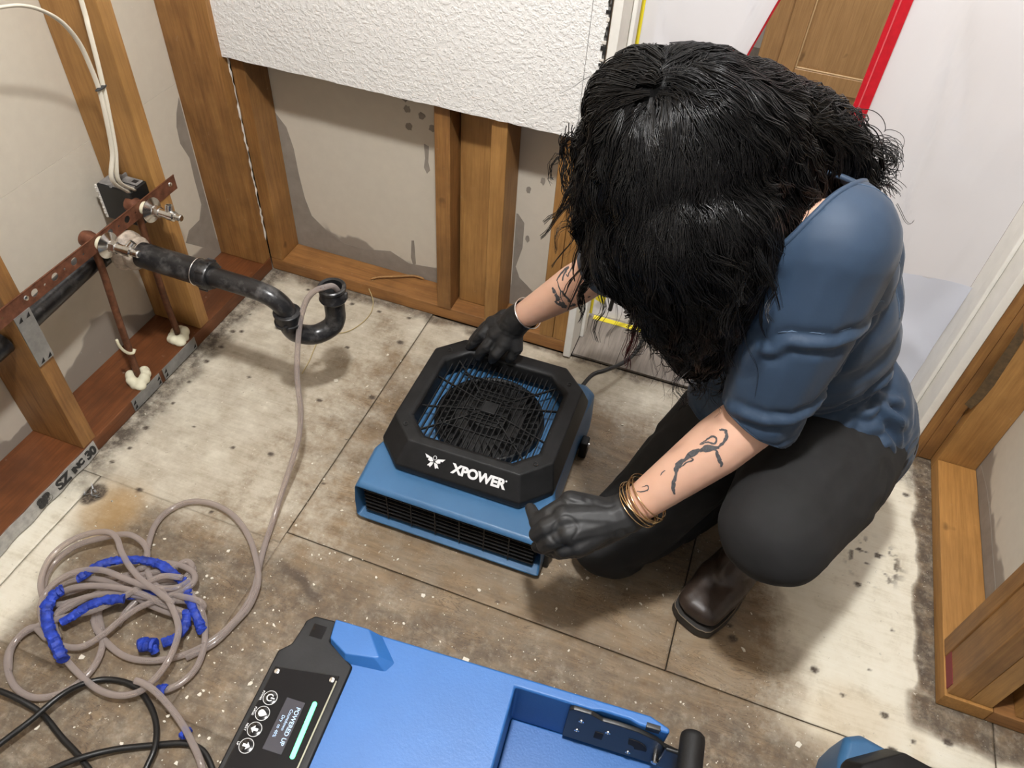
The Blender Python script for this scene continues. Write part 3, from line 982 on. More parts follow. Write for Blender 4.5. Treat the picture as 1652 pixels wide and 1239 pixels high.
def flap_edge(z):
    # pulled-aside left flap: leaves the zip at floor level, bulges left, rejoins above
    k = [(0.0, 0.165), (0.25, 0.10), (0.5, -0.035), (0.66, -0.072), (0.741, -0.058), (0.872, -0.024), (1.05, 0.03), (1.4, 0.13), (1.8, 0.168), (2.1, 0.168)]
    for (a, xa), (b, xb) in zip(k, k[1:]):
        if z <= b:
            t = (z-a)/(b-a)
            return xa+(xb-xa)*t
    return 0.168
def fy(u, z, y):
    bulge = 0.05*u*u*math.exp(-((z-0.75)/0.45)**2)
    return 1.597 + (y-1.597)*min(1, min(u*6, (1-u)*4+0.4)) + bulge*0.1
obj('left_flap', poly_grid(lambda z: -0.2725, flap_edge, 0.012, 2.058, 44, 80, fy), M['poly'], ps, smooth='full')
obj('right_sheet', poly_grid(lambda z: ZX+0.013, lambda z: 0.5440, 0.012, 2.058, 44, 80), M['poly'], ps, smooth='full')
M['poly_patch'] = plain('bluish_poly_layer', (0.70, 0.72, 0.80), 0.3)
def py_(u, z, y):
    return 1.586 + (y-1.597)*0.5 - 0.004*math.sin(u*9+z*11)
obj('lower_layer', poly_grid(lambda z: ZX+0.06, lambda z: 0.5430, 0.012, 0.385, 30, 24, py_), M['poly_patch'], ps, smooth='full', label='bluish second layer along the foot of the sheet')
bm = bmesh.new()
zz = [0.04+i*0.05 for i in range(41)]
prism(bm, [(ZX-0.015, 0.03), (ZX+0.015, 0.03), (ZX+0.015, 2.05), (ZX-0.015, 2.05)], 1.584, 1.588, 'Y')
zt = obj('zipper_strip', bm, M['red'], ps, bevel=0.001, seg=1, label='wide red zipper tape')
bm = bmesh.new(); bx(bm, ZX-0.006, ZX-0.0035, 1.5815, 1.5838, 0.03, 2.05)
obj('zipper_teeth', bm, plain('pale_red_zip', (0.62, 0.10, 0.11), 0.4), zt)
smooth_tube('flap_zip', [(flap_edge(z)+0.001, 1.592 + 0.005*math.exp(-((z-0.75)/0.45)**2), z) for z in [0.03+i*0.08 for i in range(26)]], 0.0038, M['red'], ps, per=3, n=6, label='narrow red zip half on the pulled flap')
board('edge_tape', -0.2725, -0.2640, 1.5755, 1.5770, 0.03, 2.04, 'yellow', ps, 0)
board('bottom_tape', -0.2600, 0.16, 1.583, 1.599, 0.0062, 0.0072, 'yellow', ps, 0)
bm = bmesh.new(); prism(bm, [(-0.262, 0.085), (-0.236, 0.075), (-0.232, 0.105), (-0.25, 0.118)], 1.5715, 1.5725, 'Y')
obj('tape_scrap', bm, M['yellow'], ps)

# ---- oak cabinet seen through the gap
cb = thing('oak_cabinet', 'oak cabinet with raised panel door seen through the zipper gap', 'cabinet', (0.35, 3.0, 0.006))
CY = 2.86
obj('cabinet_body', box(-0.055, 0.95, CY, 3.42, 0.105, 0.90), M['oak'], cb, bevel=0.002, seg=1)
obj('toe_kick', box(-0.03, 0.92, CY+0.06, 3.40, 0.0065, 0.1045), M['oak'], cb)
obj('counter_top', box(-0.08, 0.98, CY-0.03, 3.44, 0.9005, 0.94), M['gypsum'], cb, bevel=0.004)
for d0, d1 in ((0.015, 0.43), (0.47, 0.88)):
    dz0, dz1 = 0.195, 0.84
    bm = bmesh.new()
    s = 0.062
    bx(bm, d0, d0+s, CY-0.020, CY-0.0005, dz0, dz1); bx(bm, d1-s, d1, CY-0.020, CY-0.0005, dz0, dz1)
    bx(bm, d0+s, d1-s, CY-0.019, CY-0.0005, dz0, dz0+s); bx(bm, d0+s, d1-s, CY-0.019, CY-0.0005, dz1-s, dz1)
    dr = obj('cabinet_door', bm, M['oak'], cb, bevel=0.003, seg=2)
    bm = bmesh.new()
    o_, i_ = prism(bm, [(d0+s+.001, dz0+s+.001), (d1-s-.001, dz0+s+.001), (d1-s-.001, dz1-s-.001), (d0+s+.001, dz1-s-.001)], CY-0.011, CY-0.001, 'Y')
    bm.faces.ensure_lookup_table()
    bm.normal_update()
    fr = [f for f in bm.faces if all(abs(v.co.y-(CY-0.011)) < 1e-5 for v in f.verts)]
    r = bmesh.ops.inset_region(bm, faces=fr, thickness=0.03, depth=0.0)
    for v in fr[0].verts:
        v.co.y = CY-0.017
    pn = obj('door_panel', bm, M['oak'], dr, bevel=0.001, seg=1)
    bm = bmesh.new()
    w_ = 0.006
    for a in ((d0+s, d0+s+w_, dz0+s, dz1-s), (d1-s-w_, d1-s, dz0+s, dz1-s), (d0+s+w_, d1-s-w_, dz0+s, dz0+s+w_), (d0+s+w_, d1-s-w_, dz1-s-w_, dz1-s)):
        bx(bm, a[0], a[1], CY-0.0175, CY-0.0112, a[2], a[3])
    obj('door_moulding', bm, wood('oak_moulding', (0.46, 0.29, 0.13), (0.60, 0.40, 0.20), 'Z', 0.0, 0.35, 0.0), dr, bevel=0.0015, seg=1)

# ================================================================== AIR MOVER (local frame: outlet towards -y)
def oct_(x0, x1, y0, y1, c):
    return [(x0+c, y0), (x1-c, y0), (x1, y0+c), (x1, y1-c), (x1-c, y1), (x0+c, y1), (x0, y1-c), (x0, y0+c)]
def loft(bm, loops, close_bottom=False, close_top=False, mi=0):
    R = [[bm.verts.new(p) for p in lp] for lp in loops]
    n = len(R[0])
    for a, b in zip(R, R[1:]):
        for i in range(n):
            bm.faces.new((a[i], a[(i+1) % n], b[(i+1) % n], b[i])).material_index = mi
    if close_bottom:
        bm.faces.new(R[0][::-1]).material_index = mi
    if close_top:
        bm.faces.new(R[-1]).material_index = mi
    return R

def air_mover(label, loc, rz):
    t = thing('air_mover', label, 'air mover', loc, rz)
    K = dict(parent=t, local=True)
    # housing
    bm = bmesh.new()
    def ol(s, f, z):           # plan outline: wide outlet block, waist, rear flare
        return [(-0.200+s, -0.215+f, z(-0.215)), (0.200-s, -0.215+f, z(-0.215)), (0.200-s, -0.120, z(-0.12)), (0.188-s, -0.085, z(-0.085)), (0.184-s, 0.120, z(0.12)),
                (0.192-s, 0.165, z(0.165)), (0.192-s, 0.205-s, z(0.2)), (0.170-s, 0.222-s, z(0.22)), (-0.170+s, 0.222-s, z(0.22)), (-0.192+s, 0.205-s, z(0.2)), (-0.192+s, 0.165, z(0.165)),
                (-0.184+s, 0.120, z(0.12)), (-0.188+s, -0.085, z(-0.085)), (-0.200+s, -0.120, z(-0.12))]
    top = lambda y: 0.128 + 0.016*max(0, min(1, (y+0.215)/0.07))
    loft(bm, [ol(0.006, 0.006, lambda y: 0.010), ol(0.0, 0.0, lambda y: 0.018), ol(0.0, 0.0, lambda y: 0.070), ol(0.003, 0.002, lambda y: top(y)-0.010), ol(0.012, 0.010, lambda y: top(y))], True, True)
    bm.normal_update()
    # outlet mouth: inset the front wall and push it back
    ff = [f for f in bm.faces if f.normal.y < -0.9 and abs(f.calc_center_median().y+0.215) < 0.02]
    bmesh.ops.dissolve_faces(bm, faces=[f for f in ff if f.calc_area() > 1e-4])
    bm.normal_update()
    ff = max((f for f in bm.faces if f.normal.y < -0.85), key=lambda f: f.calc_area())
    bmesh.ops.inset_region(bm, faces=[ff], thickness=0.0165, depth=0.0)
    for v in ff.verts:
        v.co.y = -0.150
    obj('housing', bm, M['blue'], bevel=0.007, seg=3, **K)
    bm = bmesh.new()
    bx(bm, -0.183, 0.183, -0.1985, -0.152, 0.030, 0.1095)
    bm.faces.ensure_lookup_table()
    bm.normal_update()
    bmesh.ops.delete(bm, geom=[f for f in bm.faces if f.normal.y < -0.9], context='FACES_ONLY')
    obj('outlet_duct', bm, M['black_soft'], **K)
    lv = box(-0.182, 0.182, -0.203, -0.190, -0.0012, 0.0012)
    lvo = obj('louver', lv, M['black_abs'], **K)
    for k in range(6):
        o = lvo if k == 0 else lvo.copy()
        if k: C.objects.link(o)
        o.location = (0, 0, 0.036 + k*0.0132)
        o.rotation_euler = (0.35, 0, 0)
        o.location.y = -0.067 if False else 0.0
    # rotate louvers about their own middle instead of the origin
    for o in [c for c in t.children if c.name.startswith('louver')]:
        z = o.location.z
        o.rotation_euler = (0, 0, 0)
        o.location = (0, 0, z)
    dvo = obj('divider', box(-0.0013, 0.0013, -0.2045, -0.188, 0.030, 0.1095), M['black_abs'], **K)
    for k in range(6):
        o = dvo if k == 0 else dvo.copy()
        if k: C.objects.link(o)
        o.location = (-0.131 + k*0.0524, 0, 0)
    # shroud: octagonal black ring with a slanted front
    bm = bmesh.new()
    def so(x, y0, y1, c, z, zf=None):
        return [(p[0], p[1], z) for p in oct_(-x, x, y0, y1, c)]
    loft(bm, [so(0.181, -0.153, 0.205, 0.052, 0.137), so(0.184, -0.157, 0.208, 0.053, 0.143), so(0.184, -0.157, 0.208, 0.053, 0.158),
              so(0.170, -0.121, 0.192, 0.052, 0.200), so(0.143, -0.106, 0.164, 0.046, 0.2015), so(0.135, -0.097, 0.156, 0.042, 0.197), so(0.1325, -0.0945, 0.1535, 0.041, 0.165)], False, False)
    obj('shroud', bm, M['black_abs'], bevel=0.0035, seg=2, **K)
    gx, gy0, gy1, gc = 0.134, -0.096, 0.155, 0.042
    # volute floor, inlet ring and impeller below the grille
    bm = bmesh.new()
    cyl(bm, (0, 0.03, 0.1435), (0, 0.03, 0.1465), 0.116, 0.114, 48)
    obj('inlet_plate', bm, M['black_soft'], smooth=True, **K)
    bm = bmesh.new()
    lathe(bm, (0, 0.03, 0.1440), (0, 0, 1), [(0, 0.118), (0.014, 0.116), (0.016, 0.112), (0.013, 0.108), (0.004, 0.106)], 48)
    obj('inlet_ring', bm, M['black_abs'], smooth=True, **K)
    im = obj('impeller', (lambda b: (lathe(b, (0, 0.03, 0.1466), (0, 0, 1), [(0, 0.0), (0, 0.104), (0.004, 0.104), (0.005, 0.048), (0.020, 0.040), (0.0235, 0.012), (0.022, 0.0)], 40), b)[1])(bmesh.new()), M['black_soft'], smooth=True, **K)
    bm = bmesh.new()
    for k in range(34):
        a = 2*PI*k/34
        p = []
        for r_, da in ((0.074, 0.0), (0.088, 0.10), (0.103, 0.14)):
            p.append(V((r_*math.cos(a+da), 0.03 + r_*math.sin(a+da), 0.151)))
        for i in range(2):
            q = [bm.verts.new(p[i]), bm.verts.new(p[i+1]), bm.verts.new(p[i+1]+V((0, 0, 0.014))), bm.verts.new(p[i]+V((0, 0, 0.014)))]
            bm.faces.new(q)
    b_ = obj('blades', bm, M['black_soft'], parent=im, local=True)
    b_.modifiers.new('s', 'SOLIDIFY').thickness = 0.0014
    # grille bars
    def ylim(x):
        c = max(0, abs(x)-(gx-gc))
        return gy0 + c, gy1 - c
    hb = 0.0055
    for k in range(22):
        x = -0.1225 + k*0.01167
        a, b = ylim(x)
        obj('grille_bar', box(x-0.0010, x+0.0010, a, b, 0.180, 0.180+hb), M['black_abs'], **K)
    def rib(p, q, w=0.0010, z0=0.1812, h=0.0050, name='grille_rib'):
        p, q = V((p[0], p[1], z0)), V((q[0], q[1], z0))
        d = (q-p).normalized()
        s = V((-d.y, d.x, 0))*w
        bm = bmesh.new()
        vs = [bm.verts.new(v) for v in (p-s, q-s, q+s, p+s, p-s+V((0, 0, h)), q-s+V((0, 0, h)), q+s+V((0, 0, h)), p+s+V((0, 0, h)))]
        for f in ((0,3,2,1),(4,5,6,7),(0,1,5,4),(1,2,6,5),(2,3,7,6),(3,0,4,7)):
            bm.faces.new([vs[i] for i in f])
        obj(name, bm, M['black_abs'], **K)
    cy = 0.03
    for k in range(1, 5):                         # square weave round the middle
        d = 0.011*k
        w = 0.043
        rib((-w, cy+d), (w, cy+d)); rib((-w, cy-d), (w, cy-d))
    for sx, sy in ((-1, -1), (1, -1), (-1, 1), (1, 1)):
        rib((sx*0.020, cy+sy*0.020), (sx*(gx-0.016), cy+sy*0.112), 0.0013)
    for sy in (-1, 1):
        rib((-0.085, cy+sy*0.073), (0.085, cy+sy*0.073))
        for sx in (-1, 1):
            rib((sx*0.030, cy+sy*0.014), (sx*(gx+0.001), cy+sy*0.045), 0.0012)
    bm = bmesh.new(); bx(bm, -0.0155, 0.0155, cy-0.0155, cy+0.0155, 0.1815, 0.1885)
    obj('grille_hub', bm, M['black_abs'], bevel=0.001, seg=1, **K)
    for sx, y in ((-1, -0.104), (1, -0.104), (-1, 0.163), (1, 0.163)):
        x = sx*0.138
        bm = bmesh.new()
        lathe(bm, (x, y + (0.018 if y < 0 else -0.018), 0.1990), (0, 0, 1), [(0.0, 0.0052), (0.0032, 0.0050), (0.0030, 0.0038), (0.0012, 0.0035), (0.0012, 0.0)], 14)
        obj('screw', bm, M['black_soft'], smooth=True, **K)
    # feet and rear hardware
    for x, y, s in ((0.200, -0.165, 1), (0.195, 0.135, 1), (-0.200, -0.165, -1), (-0.195, 0.135, -1)):
        bm = bmesh.new()
        bx(bm, x-0.008 if s > 0 else x-0.010, x+0.010 if s > 0 else x+0.008, y-0.014, y+0.014, 0.0, 0.052)
        f_ = obj('foot', bm, M['black_abs'], bevel=0.004, seg=2, **K)
        bm = bmesh.new(); lathe(bm, (x+s*0.009, y, 0.036), (s, 0, 0), [(0, 0.0065), (0.003, 0.006), (0.004, 0.0)], 14)
        obj('foot_screw', bm, M['chrome'], parent=f_, local=True, smooth=True)
    # printing on the slanted front of the shroud
    a, b = V((0, -0.157, 0.158)), V((0, -0.121, 0.200))
    up = (b-a).normalized()
    nrm = V((0, -up.z, up.y))
    mid = (a+b)/2 + nrm*0.0004
    me = text_mesh('XPOWER', 0.0265, 0.0012, 0.0003, 0.98)
    me.transform(basis(mid + V((0.040, 0, 0)) - up*0.001, (1, 0, 0), up))
    obj('lettering', me, M['white_print'], label='white lettering', **K)
    bm = bmesh.new()
    lathe(bm, mid + V((0.0955, 0, 0)) + up*0.0075, nrm, [(0, 0.0), (0, 0.0019), (0.0003, 0.0019), (0.0003, 0)], 12)
    obj('trademark_dot', bm, M['white_print'], **K)
    lg = mid + V((-0.054, 0, 0))
    def P2(u, v):
        return lg + V((u, 0, 0)) + up*v
    bm = bmesh.new()
    for s in (-1, 1):
        for poly in ([(s*0.0016, 0.001), (s*0.006, 0.0075), (s*0.0215, 0.0115), (s*0.0165, 0.0045), (s*0.0125, 0.0052), (s*0.0130, 0.0010), (s*0.0075, -0.0010)],
                     [(s*0.0008, -0.0010), (s*0.0070, -0.0018), (s*0.0125, -0.0100), (s*0.0080, -0.0098), (s*0.0058, -0.0125), (s*0.0020, -0.0060)]):
            pts = [P2(*q) for q in poly]
            lo = [bm.verts.new(p) for p in pts]
            hi = [bm.verts.new(p + nrm*0.0003) for p in pts]
            bm.faces.new(lo); bm.faces.new(hi[::-1])
            for i in range(len(lo)):
                bm.faces.new((lo[i], hi[i], hi[(i+1) % len(lo)], lo[(i+1) % len(lo)]))
    obj('winged_logo', bm, M['white_print'], label='white winged emblem', **K)
    smooth_tube('logo_ring', [P2(0.0034*math.cos(a_), 0.0085+0.0042*math.sin(a_)) + nrm*0.0002 for a_ in [2*PI*i/10 for i in range(10)]], 0.0006, M['white_print'], parent=t, local=True, per=3, n=5, closed=True)
    return t

fan = air_mover('blue air mover with black grille top under the right hand of the crouching person', (-0.349, 0.991, 0), 0.010)
# its power cord runs back behind the person and is looped up
smooth_tube('power_cord', [(-0.215, 1.19, 0.085)] + [(-0.1959, 1.3006, 0.0750), (-0.1702, 1.3395, 0.0700), (-0.1416, 1.3856, 0.0600), (-0.1195, 1.4442, 0.0500), (-0.1105, 1.5151, 0.0500), (-0.1160, 1.5422, 0.0900), (-0.1353, 1.5291, 0.1500), (-0.1606, 1.5050, 0.2000), (-0.1842, 1.4682, 0.2200), (-0.1972, 1.4533, 0.2000), (-0.2014, 1.4569, 0.1600)], 0.0052, M['rubber'], parent=fan, per=8, n=8)
fan2 = air_mover('blue air mover cut off by the bottom edge of the picture, right of the dehumidifier', (0.564, 0.392, 0), math.radians(-11))

# ================================================================== DEHUMIDIFIER (local frame at its rear left top corner)
DZ = 0.45
dh = thing('dehumidifier', 'large blue dehumidifier with black control console in the foreground', 'dehumidifier', (-0.3217, 0.3781, 0.0), 0.0756)
K = dict(parent=dh, local=True)
bm = bmesh.new()
# body with the tray well at its right end (plan polygons)
body = [(0.000, 0.0), (0.410, 0.0), (0.452, -0.016), (0.462, -0.05), (0.462, -0.40), (0.0, -0.40)]
rx0, ry0, tz = 0.243, -0.0145, DZ-0.105
z0 = 0.045
bm = bmesh.new()
loops = []
def ring(pts, z): return [(p[0], p[1], z) for p in pts]
loft(bm, [ring([(0.008, -0.008), (0.40, -0.008), (0.445, -0.022), (0.452, -0.055), (0.452, -0.392), (0.008, -0.392)], z0), ring(body, z0+0.02), ring(body, tz)], True, False)
obj('lower_body', bm, M['blue_dehu'], bevel=0.004, seg=2, **K)
# top deck: L-shaped slab left of and behind the well, with its notch
bm = bmesh.new()
deck = [(0.0, -0.0), (0.046, 0.0), (0.064, 0.0), (0.410, 0.0), (0.4350, -0.0085), (0.4350, -0.0150), (0.398, -0.0150), (0.386, -0.012), (0.352, -0.012), (0.340, -0.0145), (rx0, -0.0145), (rx0, -0.40), (0.0, -0.40)]
prism(bm, deck, tz-0.0005, DZ)
obj('top_deck', bm, M['blue_dehu'], bevel=0.0035, seg=3, **K)
# raised wedge beside the console, with sloping flanks
bm = bmesh.new()
lo_ = [(0.0, -0.001), (0.062, -0.001), (0.091, -0.030), (0.084, -0.044), (0.032, -0.048), (0.004, -0.031)]
hi_ = [(0.0, -0.003), (0.045, -0.003), (0.072, -0.034), (0.066, -0.036), (0.030, -0.0415), (0.004, -0.028)]
loft(bm, [ring(lo_, DZ-0.004), ring(lo_, DZ-0.0005), ring(hi_, DZ+0.0135)], True, True)
obj('deck_wedge', bm, M['blue_dehu'], bevel=0.0018, seg=2, **K)
# tray floor slopes slightly
bm = bmesh.new(); bx(bm, rx0+0.0005, 0.4615, -0.3995, ry0-0.0005, tz-0.0005, tz+0.004)
obj('tray_floor', bm, M['blue_dehu'], bevel=0.002, seg=1, **K)
# bracket plate on the well's rear wall
bm = bmesh.new()
pl = [(0.313, tz+0.014), (0.462, tz+0.012), (0.462, DZ-0.040), (0.436, DZ-0.030), (0.424, DZ-0.018), (0.400, DZ-0.0085), (0.372, DZ-0.007), (0.355, DZ-0.008), (0.340, DZ+0.001), (0.318, DZ+0.001), (0.313, DZ-0.004)]
prism(bm, pl, ry0-0.0065, ry0-0.0005, 'Y')
br = obj('handle_bracket', bm, M['black_soft'], bevel=0.001, seg=1, **K)
for x, z in ((0.331, DZ-0.026), (0.366, DZ-0.036), (0.329, DZ-0.058), (0.398, DZ-0.078)):
    bm = bmesh.new(); lathe(bm, (x, ry0-0.0064, z), (0, -1, 0), [(0, 0.0036), (0.0012, 0.0034), (0.0016, 0.0020), (0.0008, 0.0014), (0.0008, 0.0)], 14)
    obj('screw', bm, M['chrome'], parent=br, local=True, smooth=True)
obj('bracket_slot', box(0.351, 0.362, ry0-0.0072, ry0-0.0062, DZ-0.064, DZ-0.044), M['black_gap'], parent=br, local=True)
bm = bmesh.new()
arc = [(0.398+0.020*math.cos(a), DZ-0.056+0.022*math.sin(a)) for a in [PI*0.60-0.25*i for i in range(9)]] + [(0.396+0.007*math.cos(a), DZ-0.060+0.008*math.sin(a)) for a in [PI*0.60-0.25*i for i in range(8, -1, -1)]]
prism(bm, arc, ry0-0.0072, ry0-0.0062, 'Y')
obj('bracket_slot', bm, M['black_gap'], parent=br, local=True)
obj('latch', box(0.406, 0.424, -0.0155, -0.0145+0.006, DZ-0.010, DZ+0.0005), M['black_soft'], bevel=0.001, seg=1, **K)
bm = bmesh.new(); lathe(bm, (0.430, ry0-0.006, DZ-0.060), (0, -1, 0), [(0, 0.0045), (0.010, 0.0045), (0.0115, 0.003), (0.0115, 0)], 14)
obj('pivot_bolt', bm, M['chrome'], smooth=True, **K)
obj('handle_arm', box(0.434, 0.458, ry0-0.016, ry0-0.010, DZ-0.070, DZ-0.012), M['black_soft'], bevel=0.002, seg=1, **K)
bm = bmesh.new(); lathe(bm, (0.463, -0.004, DZ-0.004), (0, -1, 0), [(0, 0.0), (0.0, 0.011), (0.003, 0.0140), (0.008, 0.0150), (0.30, 0.0150), (0.30, 0.0)], 28)
obj('handle_grip', bm, M['black_abs'], smooth=True, **K)
# console
bm = bmesh.new()
con = [(-0.039, -0.012), (-0.0385, -0.018), (-0.042, -0.045), (-0.054, -0.058), (-0.054, -0.40), (0.043, -0.40), (0.043, -0.050), (0.003, -0.028), (-0.001, -0.001), (-0.030, -0.002)]
prism(bm, con, z0+0.03, DZ+0.004)
cn = obj('console', bm, M['black_abs'], bevel=0.003, seg=2, **K)
obj('console_recess', box(-0.026, -0.008, -0.030, -0.012, DZ+0.0032, DZ+0.0046), M['black_gloss'], parent=cn, local=True, bevel=0.001, seg=1)
bm = bmesh.new(); prism(bm, [(-0.047, -0.078), (0.0335, -0.0665), (0.0335, -0.36), (-0.047, -0.36)], DZ+0.0035, DZ+0.0065)
pn = obj('control_panel', bm, M['black_gloss'], bevel=0.0022, seg=2, **K)
ZT = DZ+0.0066
smooth_tube('panel_edge', [(0.0325, -0.074, ZT), (0.0325, -0.2, ZT), (0.0325, -0.355, ZT)], 0.0011, plain('pale_gasket', (0.42, 0.40, 0.30), 0.5), parent=dh, local=True, per=2, n=6)
for x, y in ((-0.041, -0.084), (0.027, -0.0745)):
    bm = bmesh.new(); lathe(bm, (x, y, ZT), (0, 0, 1), [(0, 0.0036), (0.0012, 0.0032), (0.0018, 0.0015), (0.0018, 0)], 14)
    obj('screw', bm, M['chrome'], parent=pn, local=True, smooth=True)
white_ic = plain('panel_print', (0.62, 0.62, 0.62), 0.4)
def txt(body, x, y, size, mat, parent, off=0.0, rot=-PI/2, name='lettering'):
    me = text_mesh(body, size, off, 0.0002)
    me.transform(Matrix.Translation((x, y, ZT+0.0003)) @ Matrix.Rotation(rot, 4, 'Z'))
    obj(name, me, mat, parent=parent, local=True)
for k, (y, word) in enumerate(((-0.1155, 'POWER'), (-0.1345, 'PURGE'), (-0.1535, 'NEXT'), (-0.1725, 'UP'))):
    bx_ = -0.0335
    bm = bmesh.new(); lathe(bm, (bx_, y, ZT-0.0005), (0, 0, 1), [(0, 0.0), (0, 0.0084), (0.0012, 0.0084), (0.0015, 0.0078), (0.0013, 0.0)], 28)
    bt = obj('button', bm, M['black_gloss'], parent=pn, local=True, smooth=True)
    smooth_tube('button_ring', [(bx_+0.0082*math.cos(a), y+0.0082*math.sin(a), ZT+0.0007) for a in [2*PI*i/16 for i in range(16)]], 0.00045, white_ic, parent=bt, local=True, per=2, n=5, closed=True)
    zz_ = ZT+0.0011
    if k == 0:
        smooth_tube('power_symbol', [(bx_+0.0038*math.sin(a), y+0.0038*math.cos(a), zz_) for a in [0.7+PI/2+i*0.49 for i in range(11)]], 0.0007, M['white_print'], parent=bt, local=True, per=3, n=5)
        obj('power_symbol', box(bx_+0.001, bx_+0.0055, y-0.0007, y+0.0007, zz_, zz_+0.0005), M['white_print'], parent=bt, local=True)
    elif k == 1:
        bm = bmesh.new()
        dp = [(bx_+0.0058, y)] + [(bx_-0.001+0.0040*math.cos(a), y+0.0040*math.sin(a)) for a in [0.9+i*0.56 for i in range(9)]]
        prism(bm, dp, zz_-0.0002, zz_+0.0004)
        obj('drop_symbol', bm, M['white_print'], parent=bt, local=True)
    else:
        s = 1 if k == 3 else -1
        bm = bmesh.new()
        prism(bm, [(bx_+0.0045*s, y), (bx_+0.0003*s, y+0.0042), (bx_+0.0003*s, y+0.0016), (bx_-0.0042*s, y+0.0016), (bx_-0.0042*s, y-0.0016), (bx_+0.0003*s, y-0.0016), (bx_+0.0003*s, y-0.0042)], zz_-0.0002, zz_+0.0004)
        obj('arrow_symbol', bm, M['white_print'], parent=bt, local=True)
    txt(word, bx_-0.0108, y, 0.0034, M['white_print'], pn)
obj('display', box(-0.0150, 0.0085, -0.170, -0.109, ZT-0.0004, ZT+0.0003), M['screen'], parent=pn, local=True)
txt('POWERED UP', 0.0035, -0.1385, 0.0072, M['screen_text'], pn, 0.0001, name='display_text')
txt('Countdown', -0.0030, -0.1330, 0.0052, M['screen_text'], pn, 0.0, name='display_text')
txt('Dry  to 40%', -0.0090, -0.1420, 0.0052, M['screen_text'], pn, 0.0, name='display_text')
bm = bmesh.new(); capsule(bm, (0.0195, -0.107, ZT), (0.0215, -0.168, ZT), 0.0029, 0.0029, 12)
for v in bm.verts: v.co.z = ZT + max(-0.0003, min(0.0012, v.co.z-ZT))
obj('status_light', bm, M['led'], parent=pn, local=True, smooth='full', label='glowing green light bar')
for x, y in ((0.03, -0.04), (0.42, -0.05), (0.03, -0.36), (0.42, -0.36)):
    bm = bmesh.new(); cyl(bm, (x, y, 0.0005), (x, y, z0+0.004), 0.018, 0.022, 18)
    obj('rubber_foot', bm, M['rubber'], smooth=True, **K)

# ================================================================== PLUMBING AND WIRING ON THE LEFT WALL
# perforated bracket bar
br = thing('perforated_bracket_bar', 'perforated copper-coloured bracket bar nailed across the left wall studs', 'bracket', (W, 0.85, 0.43))
bm = bmesh.new()
def holed(bm, y0, y1, z0, z1, yc, zc, r, xa, xb, n=16):
    """plate segment with a real round hole"""
    rows = []
    for i in range(n):
        a = 2*PI*(i+0.5)/n
        cy_, cz_ = math.cos(a), math.sin(a)
        ky = ((y1-yc) if cy_ > 0 else (y0-yc))/cy_ if abs(cy_) > 1e-6 else 9
        kz = ((z1-zc) if cz_ > 0 else (z0-zc))/cz_ if abs(cz_) > 1e-6 else 9
        k = min(ky, kz)
        rows.append([bm.verts.new(p) for p in ((xb, yc+cy_*r, zc+cz_*r), (xb, yc+cy_*k, zc+cz_*k), (xa, yc+cy_*k, zc+cz_*k), (xa, yc+cy_*r, zc+cz_*r))])
    cor = [(y1, z1), (y0, z1), (y0, z0), (y1, z0)]
    for i in range(n):
        p, q = rows[i], rows[(i+1) % n]
        for j in range(4):
            bm.faces.new((p[j], p[(j+1) % 4], q[(j+1) % 4], q[j]))
        # fill the rectangle corner the two rim points cut off
        yy = (p[1].co.y, q[1].co.y); zz_ = (p[1].co.z, q[1].co.z)
        if abs(yy[0]-yy[1]) > 1e-6 and abs(zz_[0]-zz_[1]) > 1e-6:
            c = min(cor, key=lambda t: abs(t[0]-sum(yy)/2)+abs(t[1]-sum(zz_)/2))
            f_, k_ = bm.verts.new((xb, c[0], c[1])), bm.verts.new((xa, c[0], c[1]))
            bm.faces.new((p[1], q[1], f_)); bm.faces.new((p[2], k_, q[2]))
            bm.faces.new((p[1], f_, k_, p[2])); bm.faces.new((q[1], q[2], k_, f_))
p0, k = 0.334, 0
bx(bm, W+0.0005, W+0.0022, 0.30, p0, 0.413, 0.446)
while p0 + 0.0255 < 1.150:
    yc = p0 + 0.01275
    blocked = any(abs(yc-q) < 0.021 for q in (0.926, 1.058, 0.712, 1.127))
    if blocked:
        bx(bm, W+0.0005, W+0.0022, p0, p0+0.0255, 0.413, 0.446)
    else:
        holed(bm, p0, p0+0.0255, 0.413, 0.446, yc, 0.430, 0.0082 if k % 2 == 0 else 0.0028, W+0.0005, W+0.0022)
    p0 += 0.0255
    k += 1
bx(bm, W+0.0005, W+0.0022, p0, 1.168, 0.413, 0.446)
bmesh.ops.remove_doubles(bm, verts=bm.verts[:], dist=1e-5)
bx(bm, W+0.0005, W+0.0034, 0.30, 1.168, 0.4462, 0.4472)
obj('bar', bm, M['copper'], br)
for y in (1.150, 0.735):
    bm = bmesh.new(); lathe(bm, (W+0.0022, y, 0.433), (1, 0, 0), [(0, 0.0055), (0.002, 0.0045), (0.003, 0)], 12)
    obj('nail_head', bm, M['chrome'], br, smooth=True)
